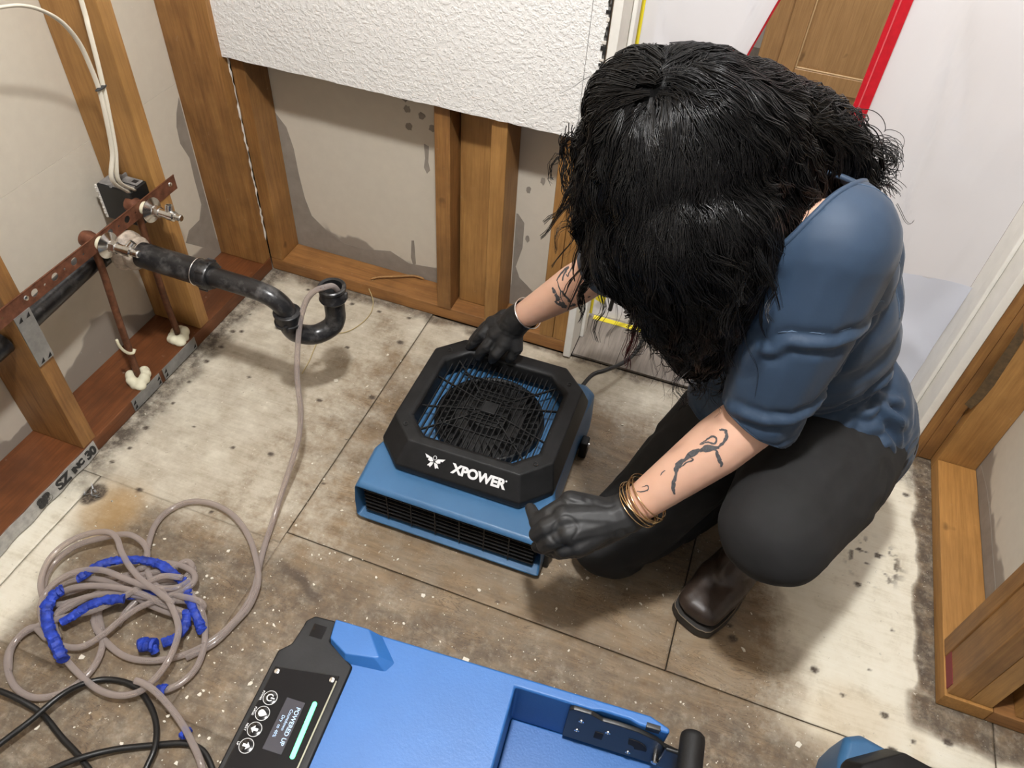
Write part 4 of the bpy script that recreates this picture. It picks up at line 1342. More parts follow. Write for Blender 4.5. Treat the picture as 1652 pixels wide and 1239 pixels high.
# shut-off valves on their copper risers
def valve(name, label, y, tip, foot, outdir):
    v = thing(name, label, 'valve', (W, y, 0.43), group=None)
    a = V((W, y, 0.428))
    bm = bmesh.new(); lathe(bm, a+V((-0.035, 0, 0)), (1, 0, 0), [(0, 0), (0.0, 0.016), (0.01, 0.018), (0.02, 0.016), (0.030, 0.0125), (0.05, 0.0125), (0.05, 0)], 18)
    obj('stub_elbow', bm, M['copper'], v, smooth=True)
    bm = bmesh.new(); lathe(bm, a+V((0.003, 0, 0)), (1, 0, 0), [(0, 0), (0, 0.014), (0.012, 0.0125), (0.020, 0.010), (0.020, 0)], 18)
    obj('solder_collar', bm, M['foam'], v, smooth=True)
    bm = bmesh.new(); lathe(bm, a+V((0.020, 0, 0)), (1, 0, 0.0), [(0, 0), (0, 0.010), (0.001, 0.026), (0.003, 0.027), (0.006, 0.020), (0.010, 0.012), (0.012, 0.011), (0.012, 0)], 26)
    obj('escutcheon', bm, M['chrome'], v, smooth=True)
    bm = bmesh.new(); lathe(bm, a+V((0.030, 0, 0)), (1, 0, 0), [(0, 0), (0, 0.0125), (0.014, 0.0125), (0.014, 0)], 6)
    obj('hex_nut', bm, M['chrome'], v)
    bm = bmesh.new(); lathe(bm, a+V((0.044, 0, 0)), (1, 0, 0), [(0, 0), (0, 0.0095), (0.018, 0.0095), (0.019, 0.011), (0.034, 0.011), (0.036, 0.008), (0.040, 0.008), (0.040, 0)], 18)
    obj('valve_body', bm, M['chrome'], v, smooth=True)
    bm = bmesh.new(); lathe(bm, a+V((0.066, 0, 0)), outdir, [(0, 0), (0, 0.0075), (0.022, 0.0075), (0.022, 0.0055), (0.015, 0.005), (0.015, 0)], 16)
    obj('outlet_port', bm, M['chrome'], v, smooth=True)
    bm = bmesh.new(); lathe(bm, a+V((0.082, 0, 0)), (1, 0, 0), [(0, 0), (0, 0.0075), (0.012, 0.0075), (0.014, 0.006), (0.014, 0)], 12)
    obj('stem', bm, M['chrome'], v, smooth=True)
    return v
valve('shutoff_valve', 'chrome shut-off valve higher on the bracket bar, against the stud', 1.060, None, None, (0.0, 0.3, 0.95))
valve('shutoff_valve', 'chrome shut-off valve beside the black drain pipe', 0.926, None, None, (0.35, 0.5, 0.5))
def riser(label, y, xy, lean):
    r = thing('copper_riser', label, 'pipe', (xy[0], xy[1], 0.038), group='copper risers below the bracket bar')
    smooth_tube('pipe', [(xy[0], xy[1], 0.040), (xy[0], (xy[1]+y)/2, 0.20), (W-0.020, y, 0.36), (W-0.022, y, 0.415)], 0.0078, M['copper_dark'], r, per=5, n=12)
    bm = bmesh.new()
    random.seed(int(y*1000))
    for k in range(9):
        a = 2*PI*k/9
        ellipsoid(bm, (xy[0]+0.016*math.cos(a)+random.uniform(-.004, .004), xy[1]+0.019*math.sin(a), 0.042+random.uniform(0, .010)), (0.013, 0.013, random.uniform(.008, .017)), n=10)
    ellipsoid(bm, (xy[0]+0.016, xy[1]-0.018, 0.044), (0.017, 0.014, 0.010), n=10)
    me = organic(bm, 0.0025, 3)
    obj('foam_seal', me, M['foam'], r, smooth='full', label='cream expanding foam round the pipe foot')
riser('copper pipe nearer the camera, its foot sealed in cream foam', 0.926, (-1.182, 0.908), 0)
riser('copper pipe nearer the corner post, its foot sealed in cream foam', 1.060, (-1.188, 1.065), 0)
fs = [(-1.1650, 0.8807, 0.1984), (-1.1650, 0.8808, 0.1815), (-1.1650, 0.8859, 0.1619), (-1.1650, 0.8960, 0.1433), (-1.1650, 0.9070, 0.1353), (-1.1650, 0.9137, 0.1410)]
o = smooth_tube('foam_drip', fs, [0.003]*2 + [0.0034]*37 + [0.004]*2, M['foam'], per=8, n=8)
tag(o, 'thin curl of cream foam stuck on the nearer copper pipe', 'foam')
# drain line in the wall
dr = thing('drain_line', 'black plastic drain with P-trap coming out of the left wall', 'drain pipe', (-1.20, 0.98, 0.36))
bm = bmesh.new(); tube(bm, [(-1.212, 0.735, 0.345), (-1.212, 0.96, 0.362)], 0.0235, 22)
obj('wall_pipe', bm, M['abs'], dr, smooth=True)
bm = bmesh.new(); tube(bm, [(-1.212, 0.15, 0.315), (-1.212, 0.690, 0.341)], 0.0235, 22)
obj('wall_pipe', bm, M['abs'], dr, smooth=True)
bm = bmesh.new(); lathe(bm, (-1.212, 0.945, 0.361), (0, 1, 0.05), [(0, 0), (0, 0.030), (0.085, 0.030), (0.085, 0)], 22)
lathe(bm, (-1.212, 0.985, 0.364), (1, 0, 0.03), [(0, 0), (0.0, 0.029), (0.055, 0.029), (0.055, 0)], 22)
obj('tee', bm, M['abs'], dr, smooth=True)
PY, PZ = 0.985, 0.368
bm = bmesh.new(); lathe(bm, (-1.172, PY, PZ), (1, 0, 0), [(0, 0), (0, 0.036), (0.012, 0.043), (0.022, 0.041), (0.030, 0.034), (0.040, 0.036), (0.048, 0.031), (0.05, 0.026)], 26)
obj('sealant_collar', bm, plain('lumpy_sealant', (0.42, 0.35, 0.28), 0.5, var=0.5, vscale=50, bump=0.5, bscale=90), dr, smooth=True, label='lumpy beige sealant collar')
bm = bmesh.new(); lathe(bm, (-1.130, PY, PZ), (1, 0, -0.01), [(0, 0), (0, 0.0270), (0.150, 0.0270), (0.151, 0.0285), (0.176, 0.0285), (0.177, 0.0)], 28)
obj('sleeve', bm, M['abs'], dr, smooth=True)
bm = bmesh.new(); lathe(bm, (-0.974, PY, PZ-0.0015), (1, 0, -0.01), [(0, 0), (0, 0.0300), (0.004, 0.0315), (0.018, 0.0315), (0.022, 0.029), (0.022, 0)], 20)
for k in range(8):
    a = 2*PI*k/8
    cyl(bm, (-0.972, PY+0.0315*math.cos(a), PZ-0.0015+0.0315*math.sin(a)), (-0.954, PY+0.0315*math.cos(a), PZ-0.0017+0.0315*math.sin(a)), 0.0028, n=6)
obj('slip_nut', bm, M['abs'], dr, smooth=True)
smooth_tube('nut_ring', [(-0.985, PY+0.0288*math.cos(a), PZ+0.0288*math.sin(a)) for a in [2*PI*i/20 for i in range(20)]], 0.0013, M['silver'], dr, per=2, n=6, closed=True, label='pale ring')
EX, EY = -0.792, 0.992           # elbow drop
bm = bmesh.new()
tube(bm, crom([(-0.955, PY, PZ-0.002), (-0.905, PY, PZ-0.002), (-0.855, PY, PZ-0.003), (-0.822, PY+0.001, PZ-0.009), (-0.800, PY+0.004, PZ-0.026), (EX, EY, PZ-0.050), (EX+0.001, EY+0.002, PZ-0.075)], 6), 0.0205, 22)
obj('trap_arm', bm, M['abs'], dr, smooth=True)
NZ = PZ-0.062
bm = bmesh.new(); lathe(bm, (EX, EY+0.001, NZ+0.016), (0, 0, -1), [(0, 0), (0, 0.0255), (0.002, 0.0285), (0.006, 0.0285), (0.007, 0.0265), (0.024, 0.0265), (0.025, 0.029), (0.030, 0.029), (0.031, 0.024), (0.031, 0)], 26)
obj('slip_nut', bm, M['abs'], dr, smooth=True)
TX, TY = -0.722, 1.062
bm = bmesh.new()
mid = V(((EX+TX)/2, (EY+TY)/2, 0))
tube(bm, crom([(EX, EY+0.002, NZ-0.012), (EX+0.001, EY+0.003, NZ-0.030), (EX+0.010, EY+0.012, NZ-0.052), (mid.x, mid.y, NZ-0.066), (TX-0.010, TY-0.010, NZ-0.056), (TX-0.001, TY-0.001, NZ-0.034), (TX, TY, NZ-0.005), (TX, TY, NZ+0.030)], 6), 0.0215, 22)
obj('trap_bend', bm, M['abs'], dr, smooth=True)
bm = bmesh.new(); lathe(bm, (TX, TY, NZ+0.018), (0, 0, 1), [(0, 0.0215), (0.0, 0.0275), (0.004, 0.0295), (0.008, 0.0275), (0.026, 0.0270), (0.029, 0.0295), (0.034, 0.0295), (0.036, 0.0270), (0.034, 0.0215), (0.0, 0.0195), (0.0, 0.0)], 28)
obj('trap_mouth', bm, M['abs'], dr, smooth=True)
for (x, y, z) in ((EX+0.010, EY-0.025, NZ-0.010), (TX+0.028, TY+0.004, NZ+0.034)):
    obj('nut_lug', box(x-0.004, x+0.004, y-0.004, y+0.004, z-0.008, z+0.008), M['abs'], dr, bevel=0.001, seg=1)
TRAPTOP = NZ+0.052

# nail plates
def nail_plate(label, face, prongs):
    t = thing('nail_plate', label, 'nail plate', face[0])
    o, ux, uy = V(face[0]), V(face[1]), V(face[2])
    n = ux.cross(uy).normalized()
    bm = bmesh.new()
    c = [o - n*0.0002, o+ux - n*0.0002, o+ux+uy - n*0.0002, o+uy - n*0.0002]
    lo = [bm.verts.new(p) for p in c]; hi = [bm.verts.new(p+n*0.0018) for p in c]
    bm.faces.new(lo[::-1]); bm.faces.new(hi)
    for i in range(4):
        bm.faces.new((lo[i], lo[(i+1) % 4], hi[(i+1) % 4], hi[i]))
    obj('plate', bm, M['steel'], t)
    for u, v in prongs:
        p = o+ux*u+uy*v+n*0.0018
        a, b = ux.normalized()*0.0045, uy.normalized()*0.0050
        bm = bmesh.new()
        vs = [bm.verts.new(q) for q in (p-a-b, p+a-b, p+a+b)]
        hs = [bm.verts.new(q+n*0.0004) for q in (p-a-b, p+a-b, p+a+b)]
        bm.faces.new(vs[::-1]); bm.faces.new(hs)
        for i in range(3):
            bm.faces.new((vs[i], vs[(i+1) % 3], hs[(i+1) % 3], hs[i]))
        obj('punched_prong', bm, M['black_gap'], t)
nail_plate('grey steel nail plate on the near stud below the bracket bar', ((W+0.0024, 0.694, 0.292), (0, 0.037, 0), (0, 0, 0.122)), ((.25, .92), (.72, .92), (.28, .07), (.75, .07)))
nail_plate('grey steel nail plate on the floor plate nearer the camera', ((W+0.0006, 0.845, 0.004), (0, 0.098, 0), (0, 0, 0.034)), ((.06, .3), (.06, .7), (.93, .3), (.93, .7)))
nail_plate('grey steel nail plate on the floor plate nearer the corner', ((W+0.0006, 0.955, 0.004), (0, 0.125, 0), (0, 0, 0.034)), ((.06, .3), (.06, .7), (.93, .3)))
# printed label strip
lb = thing('printed_label_strip', 'grey printed label strip peeling off the left floor plate', 'label', (W+0.003, 0.58, 0.0))
bm = bmesh.new()
nn = 18
lo = []
for i in range(nn+1):
    y = 0.42+0.30*i/nn
    lo.append((y, 0.002*math.sin(i*1.3)))
for a, b in zip(lo, lo[1:]):
    q = [(W+0.0045+a[1], a[0], 0.003), (W+0.0045+b[1], b[0], 0.003), (W+0.0022+b[1]*0.4, b[0], 0.0385), (W+0.0022+a[1]*0.4, a[0], 0.0385)]
    bm.faces.new([bm.verts.new(p) for p in q])
bmesh.ops.remove_doubles(bm, verts=bm.verts[:], dist=1e-5)
o = obj('strip', bm, M['label'], lb)
o.modifiers.new('s', 'SOLIDIFY').thickness = 0.0008
for body, y, s in (('8B', 0.565, 0.034), ('SZ', 0.618, 0.034), ('INC', 0.662, 0.020), ('30', 0.700, 0.030)):
    me = text_mesh(body, s, 0.0014, 0.0005, 0.9)
    me.transform(basis((W+0.0056, y, 0.0205), (0, 0.94, 0.1) if s < .03 else (0, 1, 0), (-0.07, 0, 1)))
    obj('print', me, M['ink'], lb)

# outlet box with cables
eb = thing('outlet_box', 'black plastic electrical box on the far left stud', 'electrical box', (-1.225, 1.08, 0.44))
bm = bmesh.new()
bx(bm, -1.262, -1.176, 1.056, 1.1085, 0.375, 0.460)
bm.normal_update()
f = max(bm.faces, key=lambda q: q.normal.z)
obj('box', bm, M['black_soft'], eb, bevel=0.003, seg=2)
flap_grey = plain('grey_flap_plastic', (0.20, 0.19, 0.18), 0.8, var=0.3, vscale=60)  # top flaps and rib are coloured a paler grey than the black box
for x0, x1, y0, y1 in ((-1.222, -1.180, 1.060, 1.080), (-1.222, -1.180, 1.084, 1.105), (-1.258, -1.226, 1.060, 1.105)):
    obj('knockout', box(x0, x1, y0, y1, 0.4595, 0.4625), flap_grey, eb, bevel=0.001, seg=1, label='grey top flap')
obj('box_rib', box(-1.2262, -1.2225, 1.056, 1.108, 0.460, 0.468), flap_grey, eb)
for x, y in ((-1.190, 1.070), (-1.190, 1.094)):
    obj('cable_slot', box(x-.008, x+.004, y-.005, y+.005, 0.4624, 0.4630), M['black_gap'], eb)
bm = bmesh.new()
for i in range(18):
    ellipsoid(bm, (-1.262, 1.0555+random.uniform(-.001, .001), 0.38+0.08*i/18), (0.004, 0.003, 0.004), n=6)
obj('torn_edge', bm, M['gypsum'], eb)
def cable(label, pts):
    t = thing('white_cable', label, 'cable', pts[0])
    bm = bmesh.new(); tube(bm, crom(pts, 8), 0.0048, 10, flat=0.6)
    obj('sheath', bm, M['cable_white'], t, smooth='full')
cable('white cable rising straight up the far left stud from the outlet box', [(-1.178, 1.072, 0.458)] + [(-1.1680, 1.0332, 0.5072), (-1.1580, 1.0426, 0.5737), (-1.1530, 1.0519, 0.6478), (-1.1520, 1.0579, 0.6917), (-1.1520, 1.0646, 0.7436), (-1.1550, 1.0724, 0.7954), (-1.1600, 1.0810, 0.8390)] + [(-1.168, 1.098, 1.05), (-1.172, 1.100, 1.5), (-1.172, 1.100, 2.38)])
cable('white cable curling off to the left above the outlet box', [(-1.182, 1.060, 0.458)] + [(-1.1700, 1.0205, 0.5139), (-1.1610, 1.0356, 0.5698), (-1.1530, 1.0425, 0.6459), (-1.1520, 1.0468, 0.6929), (-1.1500, 1.0433, 0.7378), (-1.1450, 1.0325, 0.7851), (-1.1400, 1.0095, 0.8280), (-1.1400, 0.9800, 0.8582), (-1.1450, 0.9485, 0.8766), (-1.1550, 0.9177, 0.8823), (-1.1700, 0.8840, 0.8817)] + [(-1.205, 0.80, 0.870), (-1.225, 0.745, 0.862)])
cl = bmesh.new(); p_ = [(-1.1495, 1.0501, 0.6956)]
ellipsoid(cl, p_[0], (0.005, 0.015, 0.003), n=10)
o = obj('cable_staple', cl, M['ink'], smooth=True); tag(o, 'small dark staple holding both white cables to the stud', 'staple')

# scrap stick on the back plate, loose string by the trap
bm = bmesh.new(); tube(bm, crom([(-0.8588, 1.4516, 0.0450), (-0.8404, 1.4672, 0.0460), (-0.7981, 1.4876, 0.0470), (-0.7567, 1.5103, 0.0460), (-0.7275, 1.5113, 0.0440)], 4), [0.0015] + [0.0032]*15 + [0.002], 7)
o = obj('wood_splinter', bm, M['stud_pale'], smooth='full'); tag(o, 'thin brown wood splinter lying on the back floor plate', 'splinter')
bm = bmesh.new(); tube(bm, crom([(-0.8540, 1.4634, 0.0400), (-0.8583, 1.4372, 0.0300), (-0.8408, 1.4188, 0.0150), (-0.8291, 1.4017, 0.0060), (-0.8191, 1.3672, 0.0040), (-0.8221, 1.3267, 0.0030), (-0.8370, 1.2861, 0.0030), (-0.8605, 1.2630, 0.0030), (-0.8946, 1.2431, 0.0030), (-0.8888, 1.1951, 0.0030), (-0.8776, 1.1512, 0.0030), (-0.8704, 1.1001, 0.0030)], 6), 0.0012, 6)
o = obj('loose_string', bm, plain('ochre_string', (0.50, 0.40, 0.20), 0.7), smooth='full'); tag(o, 'thin pale string running across the floor behind the trap', 'string')
# torn metal cap in the broken knot
bm = bmesh.new()
for k in range(16):
    a = random.uniform(0, 2*PI); r = random.uniform(.004, .017)
    p = V((-1.093+r*math.cos(a), 0.622+r*math.sin(a), 0.001))
    d = V((random.uniform(-1, 1), random.uniform(-1, 1), random.uniform(.2, .9))).normalized()*random.uniform(.006, .014)
    s = d.cross(V((0, 0, 1))).normalized()*0.0016
    q = [p-s, p+s, p+d+s*0.3, p+d-s*0.3]
    lo = [bm.verts.new(v) for v in q]; hi = [bm.verts.new(v+V((0, 0, 0.0008))) for v in q]
    bm.faces.new(lo[::-1]); bm.faces.new(hi)
    for i in range(4):
        bm.faces.new((lo[i], lo[(i+1) % 4], hi[(i+1) % 4], hi[i]))
o = obj('torn_metal_scrap', bm, M['steel']); tag(o, 'torn silver metal scrap in the broken dark knot by the left plate', 'scrap')

# ================================================================== CLEAR DRAIN HOSE, TAPES, CORDS
hs = thing('clear_hose', 'clear vinyl drain hose hung in the trap and coiled on the floor', 'hose', (-0.75, 0.45, 0.0))
HR = 0.0060
hang = [(TX+0.006, TY+0.010, TRAPTOP-0.05), (TX+0.010, TY+0.008, TRAPTOP-0.02), (TX+0.006, TY-0.004, TRAPTOP+0.006)] + [(-0.7253, 1.0382, 0.3720), (-0.7435, 1.0304, 0.3620), (-0.7584, 1.0182, 0.3400), (-0.7649, 0.9978, 0.3050), (-0.7630, 0.9737, 0.2650), (-0.7505, 0.9338, 0.2150), (-0.7363, 0.9077, 0.1800), (-0.7251, 0.8893, 0.1550), (-0.7149, 0.8561, 0.1150), (-0.7118, 0.8200, 0.0850), (-0.7106, 0.7799, 0.0550), (-0.7056, 0.7329, 0.0300), (-0.6974, 0.6860, 0.0130), (-0.6881, 0.6463, 0.0070), (-0.6713, 0.5997, 0.0070), (-0.6537, 0.5551, 0.0080), (-0.6480, 0.5085, 0.0080), (-0.6566, 0.4609, 0.0080), (-0.6770, 0.4193, 0.0080), (-0.7068, 0.3874, 0.0080), (-0.7478, 0.3634, 0.0090), (-0.7938, 0.3548, 0.0100), (-0.8454, 0.3663, 0.0120), (-0.8855, 0.3881, 0.0120), (-0.8941, 0.4211, 0.0140), (-0.8636, 0.4543, 0.0180), (-0.8133, 0.4757, 0.0300), (-0.7552, 0.4793, 0.0400), (-0.7165, 0.4827, 0.0420), (-0.7083, 0.4778, 0.0300), (-0.7236, 0.4630, 0.0240), (-0.7715, 0.4568, 0.0300), (-0.8257, 0.4567, 0.0400), (-0.8713, 0.4499, 0.0440), (-0.9185, 0.4376, 0.0400), (-0.9609, 0.4197, 0.0300), (-0.9797, 0.3921, 0.0220), (-0.9777, 0.3637, 0.0140), (-0.9535, 0.3390, 0.0120), (-0.9133, 0.3294, 0.0120), (-0.8720, 0.3386, 0.0160), (-0.8492, 0.3697, 0.0200), (-0.8359, 0.4052, 0.0240), (-0.8171, 0.4360, 0.0300), (-0.7929, 0.4596, 0.0340), (-0.7628, 0.4859, 0.0400), (-0.7511, 0.5114, 0.0400), (-0.7671, 0.5314, 0.0340), (-0.8030, 0.5369, 0.0300), (-0.8446, 0.5261, 0.0300), (-0.8660, 0.5004, 0.0340)]
arc = [(-0.6901, 0.3915, 0.0080), (-0.6600, 0.4331, 0.0090), (-0.6458, 0.4853, 0.0100), (-0.6404, 0.5230, 0.0120), (-0.6523, 0.5712, 0.0180), (-0.6931, 0.6203, 0.0200), (-0.7373, 0.6568, 0.0180), (-0.7910, 0.6832, 0.0140), (-0.8440, 0.6898, 0.0120), (-0.8884, 0.6766, 0.0100), (-0.9144, 0.6433, 0.0090), (-0.9172, 0.6029, 0.0090), (-0.8982, 0.5582, 0.0120), (-0.8742, 0.5249, 0.0200), (-0.8317, 0.4892, 0.0350), (-0.7894, 0.4724, 0.0450), (-0.7446, 0.4470, 0.0500), (-0.7143, 0.4202, 0.0500), (-0.7025, 0.3898, 0.0450), (-0.6991, 0.3571, 0.0400), (-0.7076, 0.3287, 0.0300), (-0.7215, 0.3061, 0.0240), (-0.7503, 0.2900, 0.0220), (-0.7898, 0.2870, 0.0200), (-0.8407, 0.2980, 0.0140), (-0.8827, 0.3121, 0.0160), (-0.9192, 0.3294, 0.0200), (-0.9538, 0.3456, 0.0240), (-0.9775, 0.3657, 0.0300), (-0.9908, 0.3917, 0.0340), (-0.9856, 0.4206, 0.0400), (-0.9611, 0.4492, 0.0460), (-0.9178, 0.4669, 0.0500), (-0.8627, 0.4678, 0.0500), (-0.8099, 0.4709, 0.0500), (-0.7701, 0.4891, 0.0460), (-0.7574, 0.5133, 0.0420)]
bigl = [(-0.8913, 0.3908, 0.0100), (-0.8501, 0.3670, 0.0120), (-0.8328, 0.3370, 0.0100), (-0.8309, 0.3022, 0.0080), (-0.8457, 0.2658, 0.0080), (-0.8818, 0.2402, 0.0080), (-0.9239, 0.2399, 0.0080), (-0.9623, 0.2592, 0.0080), (-0.9875, 0.2892, 0.0090), (-0.9864, 0.3235, 0.0120), (-0.9614, 0.3509, 0.0180), (-0.9307, 0.3719, 0.0260), (-0.8884, 0.3988, 0.0340), (-0.8572, 0.4306, 0.0400), (-0.8318, 0.4699, 0.0440), (-0.8066, 0.4973, 0.0500), (-0.7699, 0.5091, 0.0500)]
topl = [(-0.7713, 0.4841, 0.0300), (-0.8162, 0.4587, 0.0240), (-0.8749, 0.4432, 0.0200), (-0.9264, 0.4197, 0.0180), (-0.9603, 0.3914, 0.0200), (-0.9869, 0.3854, 0.0240), (-1.0198, 0.4112, 0.0280), (-1.0372, 0.4518, 0.0320), (-1.0312, 0.4917, 0.0360), (-1.0055, 0.5237, 0.0400), (-0.9713, 0.5409, 0.0440), (-0.9429, 0.5357, 0.0460), (-0.9114, 0.5128, 0.0500), (-0.8778, 0.4931, 0.0520), (-0.8360, 0.4761, 0.0540), (-0.7927, 0.4670, 0.0520), (-0.7522, 0.4573, 0.0500)]
topl2 = [(-0.9796, 0.3736, 0.0140), (-1.0120, 0.4017, 0.0140), (-1.0323, 0.4348, 0.0160), (-1.0328, 0.4686, 0.0200), (-1.0164, 0.5026, 0.0240), (-0.9795, 0.5318, 0.0300), (-0.9380, 0.5551, 0.0340), (-0.8984, 0.5511, 0.0340), (-0.8744, 0.5333, 0.0300), (-0.8704, 0.5080, 0.0260), (-0.8866, 0.4851, 0.0220), (-0.9195, 0.4632, 0.0200), (-0.9502, 0.4310, 0.0180), (-0.9831, 0.4024, 0.0160)]
low = [(-0.6941, 0.4545, 0.0120), (-0.6727, 0.4241, 0.0120), (-0.6608, 0.3850, 0.0120), (-0.6671, 0.3525, 0.0120), (-0.6842, 0.3296, 0.0140), (-0.7016, 0.3231, 0.0160)]
lowb = [(-0.6727, 0.4241, 0.0120), (-0.6906, 0.4522, 0.0140), (-0.7085, 0.4724, 0.0300), (-0.7351, 0.4867, 0.0340), (-0.7656, 0.5046, 0.0300), (-0.7949, 0.5051, 0.0260), (-0.8346, 0.4818, 0.0220), (-0.8701, 0.4547, 0.0200)]
tail = [(-0.7323, 0.3187, 0.0360), (-0.7152, 0.3196, 0.0360), (-0.6905, 0.3162, 0.0340), (-0.6578, 0.3061, 0.0260), (-0.6198, 0.2895, 0.0210), (-0.5867, 0.2703, 0.0200), (-0.5596, 0.2524, 0.0200), (-0.5337, 0.2282, 0.0090)]
kn = [(-0.9027, 0.4052, 0.0120), (-0.8870, 0.3872, 0.0200), (-0.8646, 0.3751, 0.0300), (-0.8552, 0.3650, 0.0120)]
extra = [(-0.8245, 0.5083, 0.0200), (-0.8089, 0.5408, 0.0200), (-0.7952, 0.5493, 0.0200), (-0.7782, 0.5414, 0.0200), (-0.7780, 0.5185, 0.0220), (-0.8255, 0.5067, 0.0220), (-0.8656, 0.4764, 0.0220), (-0.9047, 0.4386, 0.0240), (-0.9360, 0.4000, 0.0220), (-0.9547, 0.3625, 0.0160), (-0.9389, 0.3320, 0.0120), (-0.9764, 0.3393, 0.0140), (-0.9887, 0.3200, 0.0120), (-0.9855, 0.2899, 0.0090), (-0.9596, 0.2578, 0.0080)]
bm = bmesh.new()
more1 = [(-0.9216, 0.3388, 0.0120), (-0.9460, 0.3565, 0.0140), (-0.9550, 0.3812, 0.0180), (-0.9355, 0.4085, 0.0240), (-0.8929, 0.4357, 0.0300), (-0.8414, 0.4512, 0.0340), (-0.7855, 0.4625, 0.0340), (-0.7440, 0.4786, 0.0300), (-0.7153, 0.4786, 0.0260), (-0.7118, 0.4607, 0.0220), (-0.7506, 0.4518, 0.0200), (-0.8101, 0.4500, 0.0220), (-0.8706, 0.4580, 0.0260), (-0.9248, 0.4563, 0.0280), (-0.9673, 0.4392, 0.0280), (-0.9889, 0.4108, 0.0260), (-0.9894, 0.3798, 0.0200), (-0.9656, 0.3566, 0.0140)]
more2 = [(-0.8610, 0.3792, 0.0100), (-0.8922, 0.4094, 0.0120), (-0.8993, 0.4454, 0.0160), (-0.8806, 0.4775, 0.0220), (-0.8476, 0.5014, 0.0280), (-0.8144, 0.5236, 0.0300), (-0.7994, 0.5497, 0.0260), (-0.7822, 0.5446, 0.0240), (-0.7832, 0.5179, 0.0220), (-0.8121, 0.4919, 0.0200), (-0.8336, 0.4607, 0.0180), (-0.8424, 0.4269, 0.0160), (-0.8403, 0.3967, 0.0120)]
for pth in (more1, more2, hang, arc[::-1], bigl, topl, topl2, low, lowb, tail, extra):
    tube(bm, crom(pth, 7), HR, 10)
obj('hose_coils', bm, M['hose'], hs, smooth='full')
def tape(pts, r=0.0078, per=6):
    bm = bmesh.new()
    P_ = [V(q)+V((random.uniform(-1, 1), random.uniform(-1, 1), random.uniform(-1, 1)))*0.0007 for q in crom(pts, per+3)]
    rr, k = [], r
    for _ in P_:
        k = 0.55*k + 0.45*r*random.uniform(0.82, 1.38)
        rr.append(k)
    tube(bm, P_, rr, 9, flat=0.8)
    for v in bm.verts:
        v.co += V((random.uniform(-1, 1), random.uniform(-1, 1), random.uniform(-1, 1)))*r*0.10
    obj('blue_tape', bm, M['tape_blue'], hs, smooth=True, label='blue masking tape wound on the hose')
tape([(-0.8744, 0.3051, 0.0300), (-0.8967, 0.3188, 0.0340), (-0.9253, 0.3353, 0.0360), (-0.9500, 0.3537, 0.0360), (-0.9660, 0.3724, 0.0380), (-0.9702, 0.3937, 0.0400), (-0.9629, 0.4118, 0.0420)], 0.0095)
tape([(-0.9526, 0.4379, 0.0400), (-0.9449, 0.4541, 0.0440), (-0.9330, 0.4747, 0.0460), (-0.9125, 0.4930, 0.0460), (-0.8821, 0.5082, 0.0460), (-0.8506, 0.5177, 0.0440), (-0.8205, 0.5180, 0.0420), (-0.7879, 0.5108, 0.0400), (-0.7634, 0.5049, 0.0380)])
tape([(-0.7646, 0.5056, 0.0360), (-0.7447, 0.4858, 0.0360), (-0.7237, 0.4708, 0.0340), (-0.7000, 0.4524, 0.0240), (-0.6905, 0.4434, 0.0160)], 0.0082)
tape([(-0.7316, 0.4632, 0.0300), (-0.7214, 0.4374, 0.0240), (-0.7237, 0.4153, 0.0200), (-0.7411, 0.3967, 0.0180)], 0.0082)
tape([(-0.9275, 0.3593, 0.0300), (-0.9133, 0.3797, 0.0340), (-0.8985, 0.4008, 0.0400), (-0.8741, 0.4205, 0.0460), (-0.8422, 0.4336, 0.0500)], 0.0082)
tape([(-0.8597, 0.4462, 0.0300), (-0.8191, 0.4651, 0.0300), (-0.7843, 0.4831, 0.0300), (-0.7600, 0.4970, 0.0300)], 0.0075)
for q, r in (([(-0.7753, 0.3797, 0.0200), (-0.7619, 0.3840, 0.0220), (-0.7501, 0.3884, 0.0200)], 0.0125), ([(-0.7549, 0.3877, 0.0200), (-0.7463, 0.3800, 0.0120)], 0.008), ([(-0.6140, 0.2817, 0.0130), (-0.6058, 0.2805, 0.0130)], 0.0095), ([(-0.6950, 0.3245, 0.0160), (-0.6832, 0.3291, 0.0160)], 0.0085)):
    tape(q, r, 3)
# black power cords in the corner of the frame
def cord(label, pts):
    t = thing('black_cord', label, 'power cord', pts[0])
    bm = bmesh.new(); tube(bm, crom(pts, 8), 0.0052, 9)
    obj('cord', bm, M['rubber'], t, smooth='full')
cord('black power cord running diagonally down from the left edge, under the other cord', [(-1.0000, 0.2100, 0.0300), (-0.9484, 0.2226, 0.0260), (-0.9015, 0.2252, 0.0200), (-0.8531, 0.2211, 0.0100), (-0.7970, 0.2025, 0.0070), (-0.7501, 0.1888, 0.0070), (-0.6836, 0.1636, 0.0070)])
cord('black power cord arching up and looping over beneath the hose coil', [(-0.8851, 0.1089, 0.0300), (-0.8701, 0.1561, 0.0280), (-0.8504, 0.2033, 0.0300), (-0.8359, 0.2511, 0.0300), (-0.8213, 0.2870, 0.0160), (-0.7922, 0.3106, 0.0070), (-0.7452, 0.3171, 0.0070), (-0.7010, 0.3017, 0.0070), (-0.6644, 0.2757, 0.0120), (-0.6391, 0.2427, 0.0200), (-0.6328, 0.2147, 0.0180), (-0.6285, 0.1839, 0.0160)])
cord('black power cord curving along the bottom edge beside the hose tail', [(-0.7861, 0.1394, 0.0160), (-0.7470, 0.1797, 0.0190), (-0.7055, 0.2147, 0.0120), (-0.6558, 0.2430, 0.0070), (-0.6107, 0.2646, 0.0070), (-0.5804, 0.2699, 0.0070), (-0.5543, 0.2620, 0.0070), (-0.5178, 0.2350, 0.0070)])

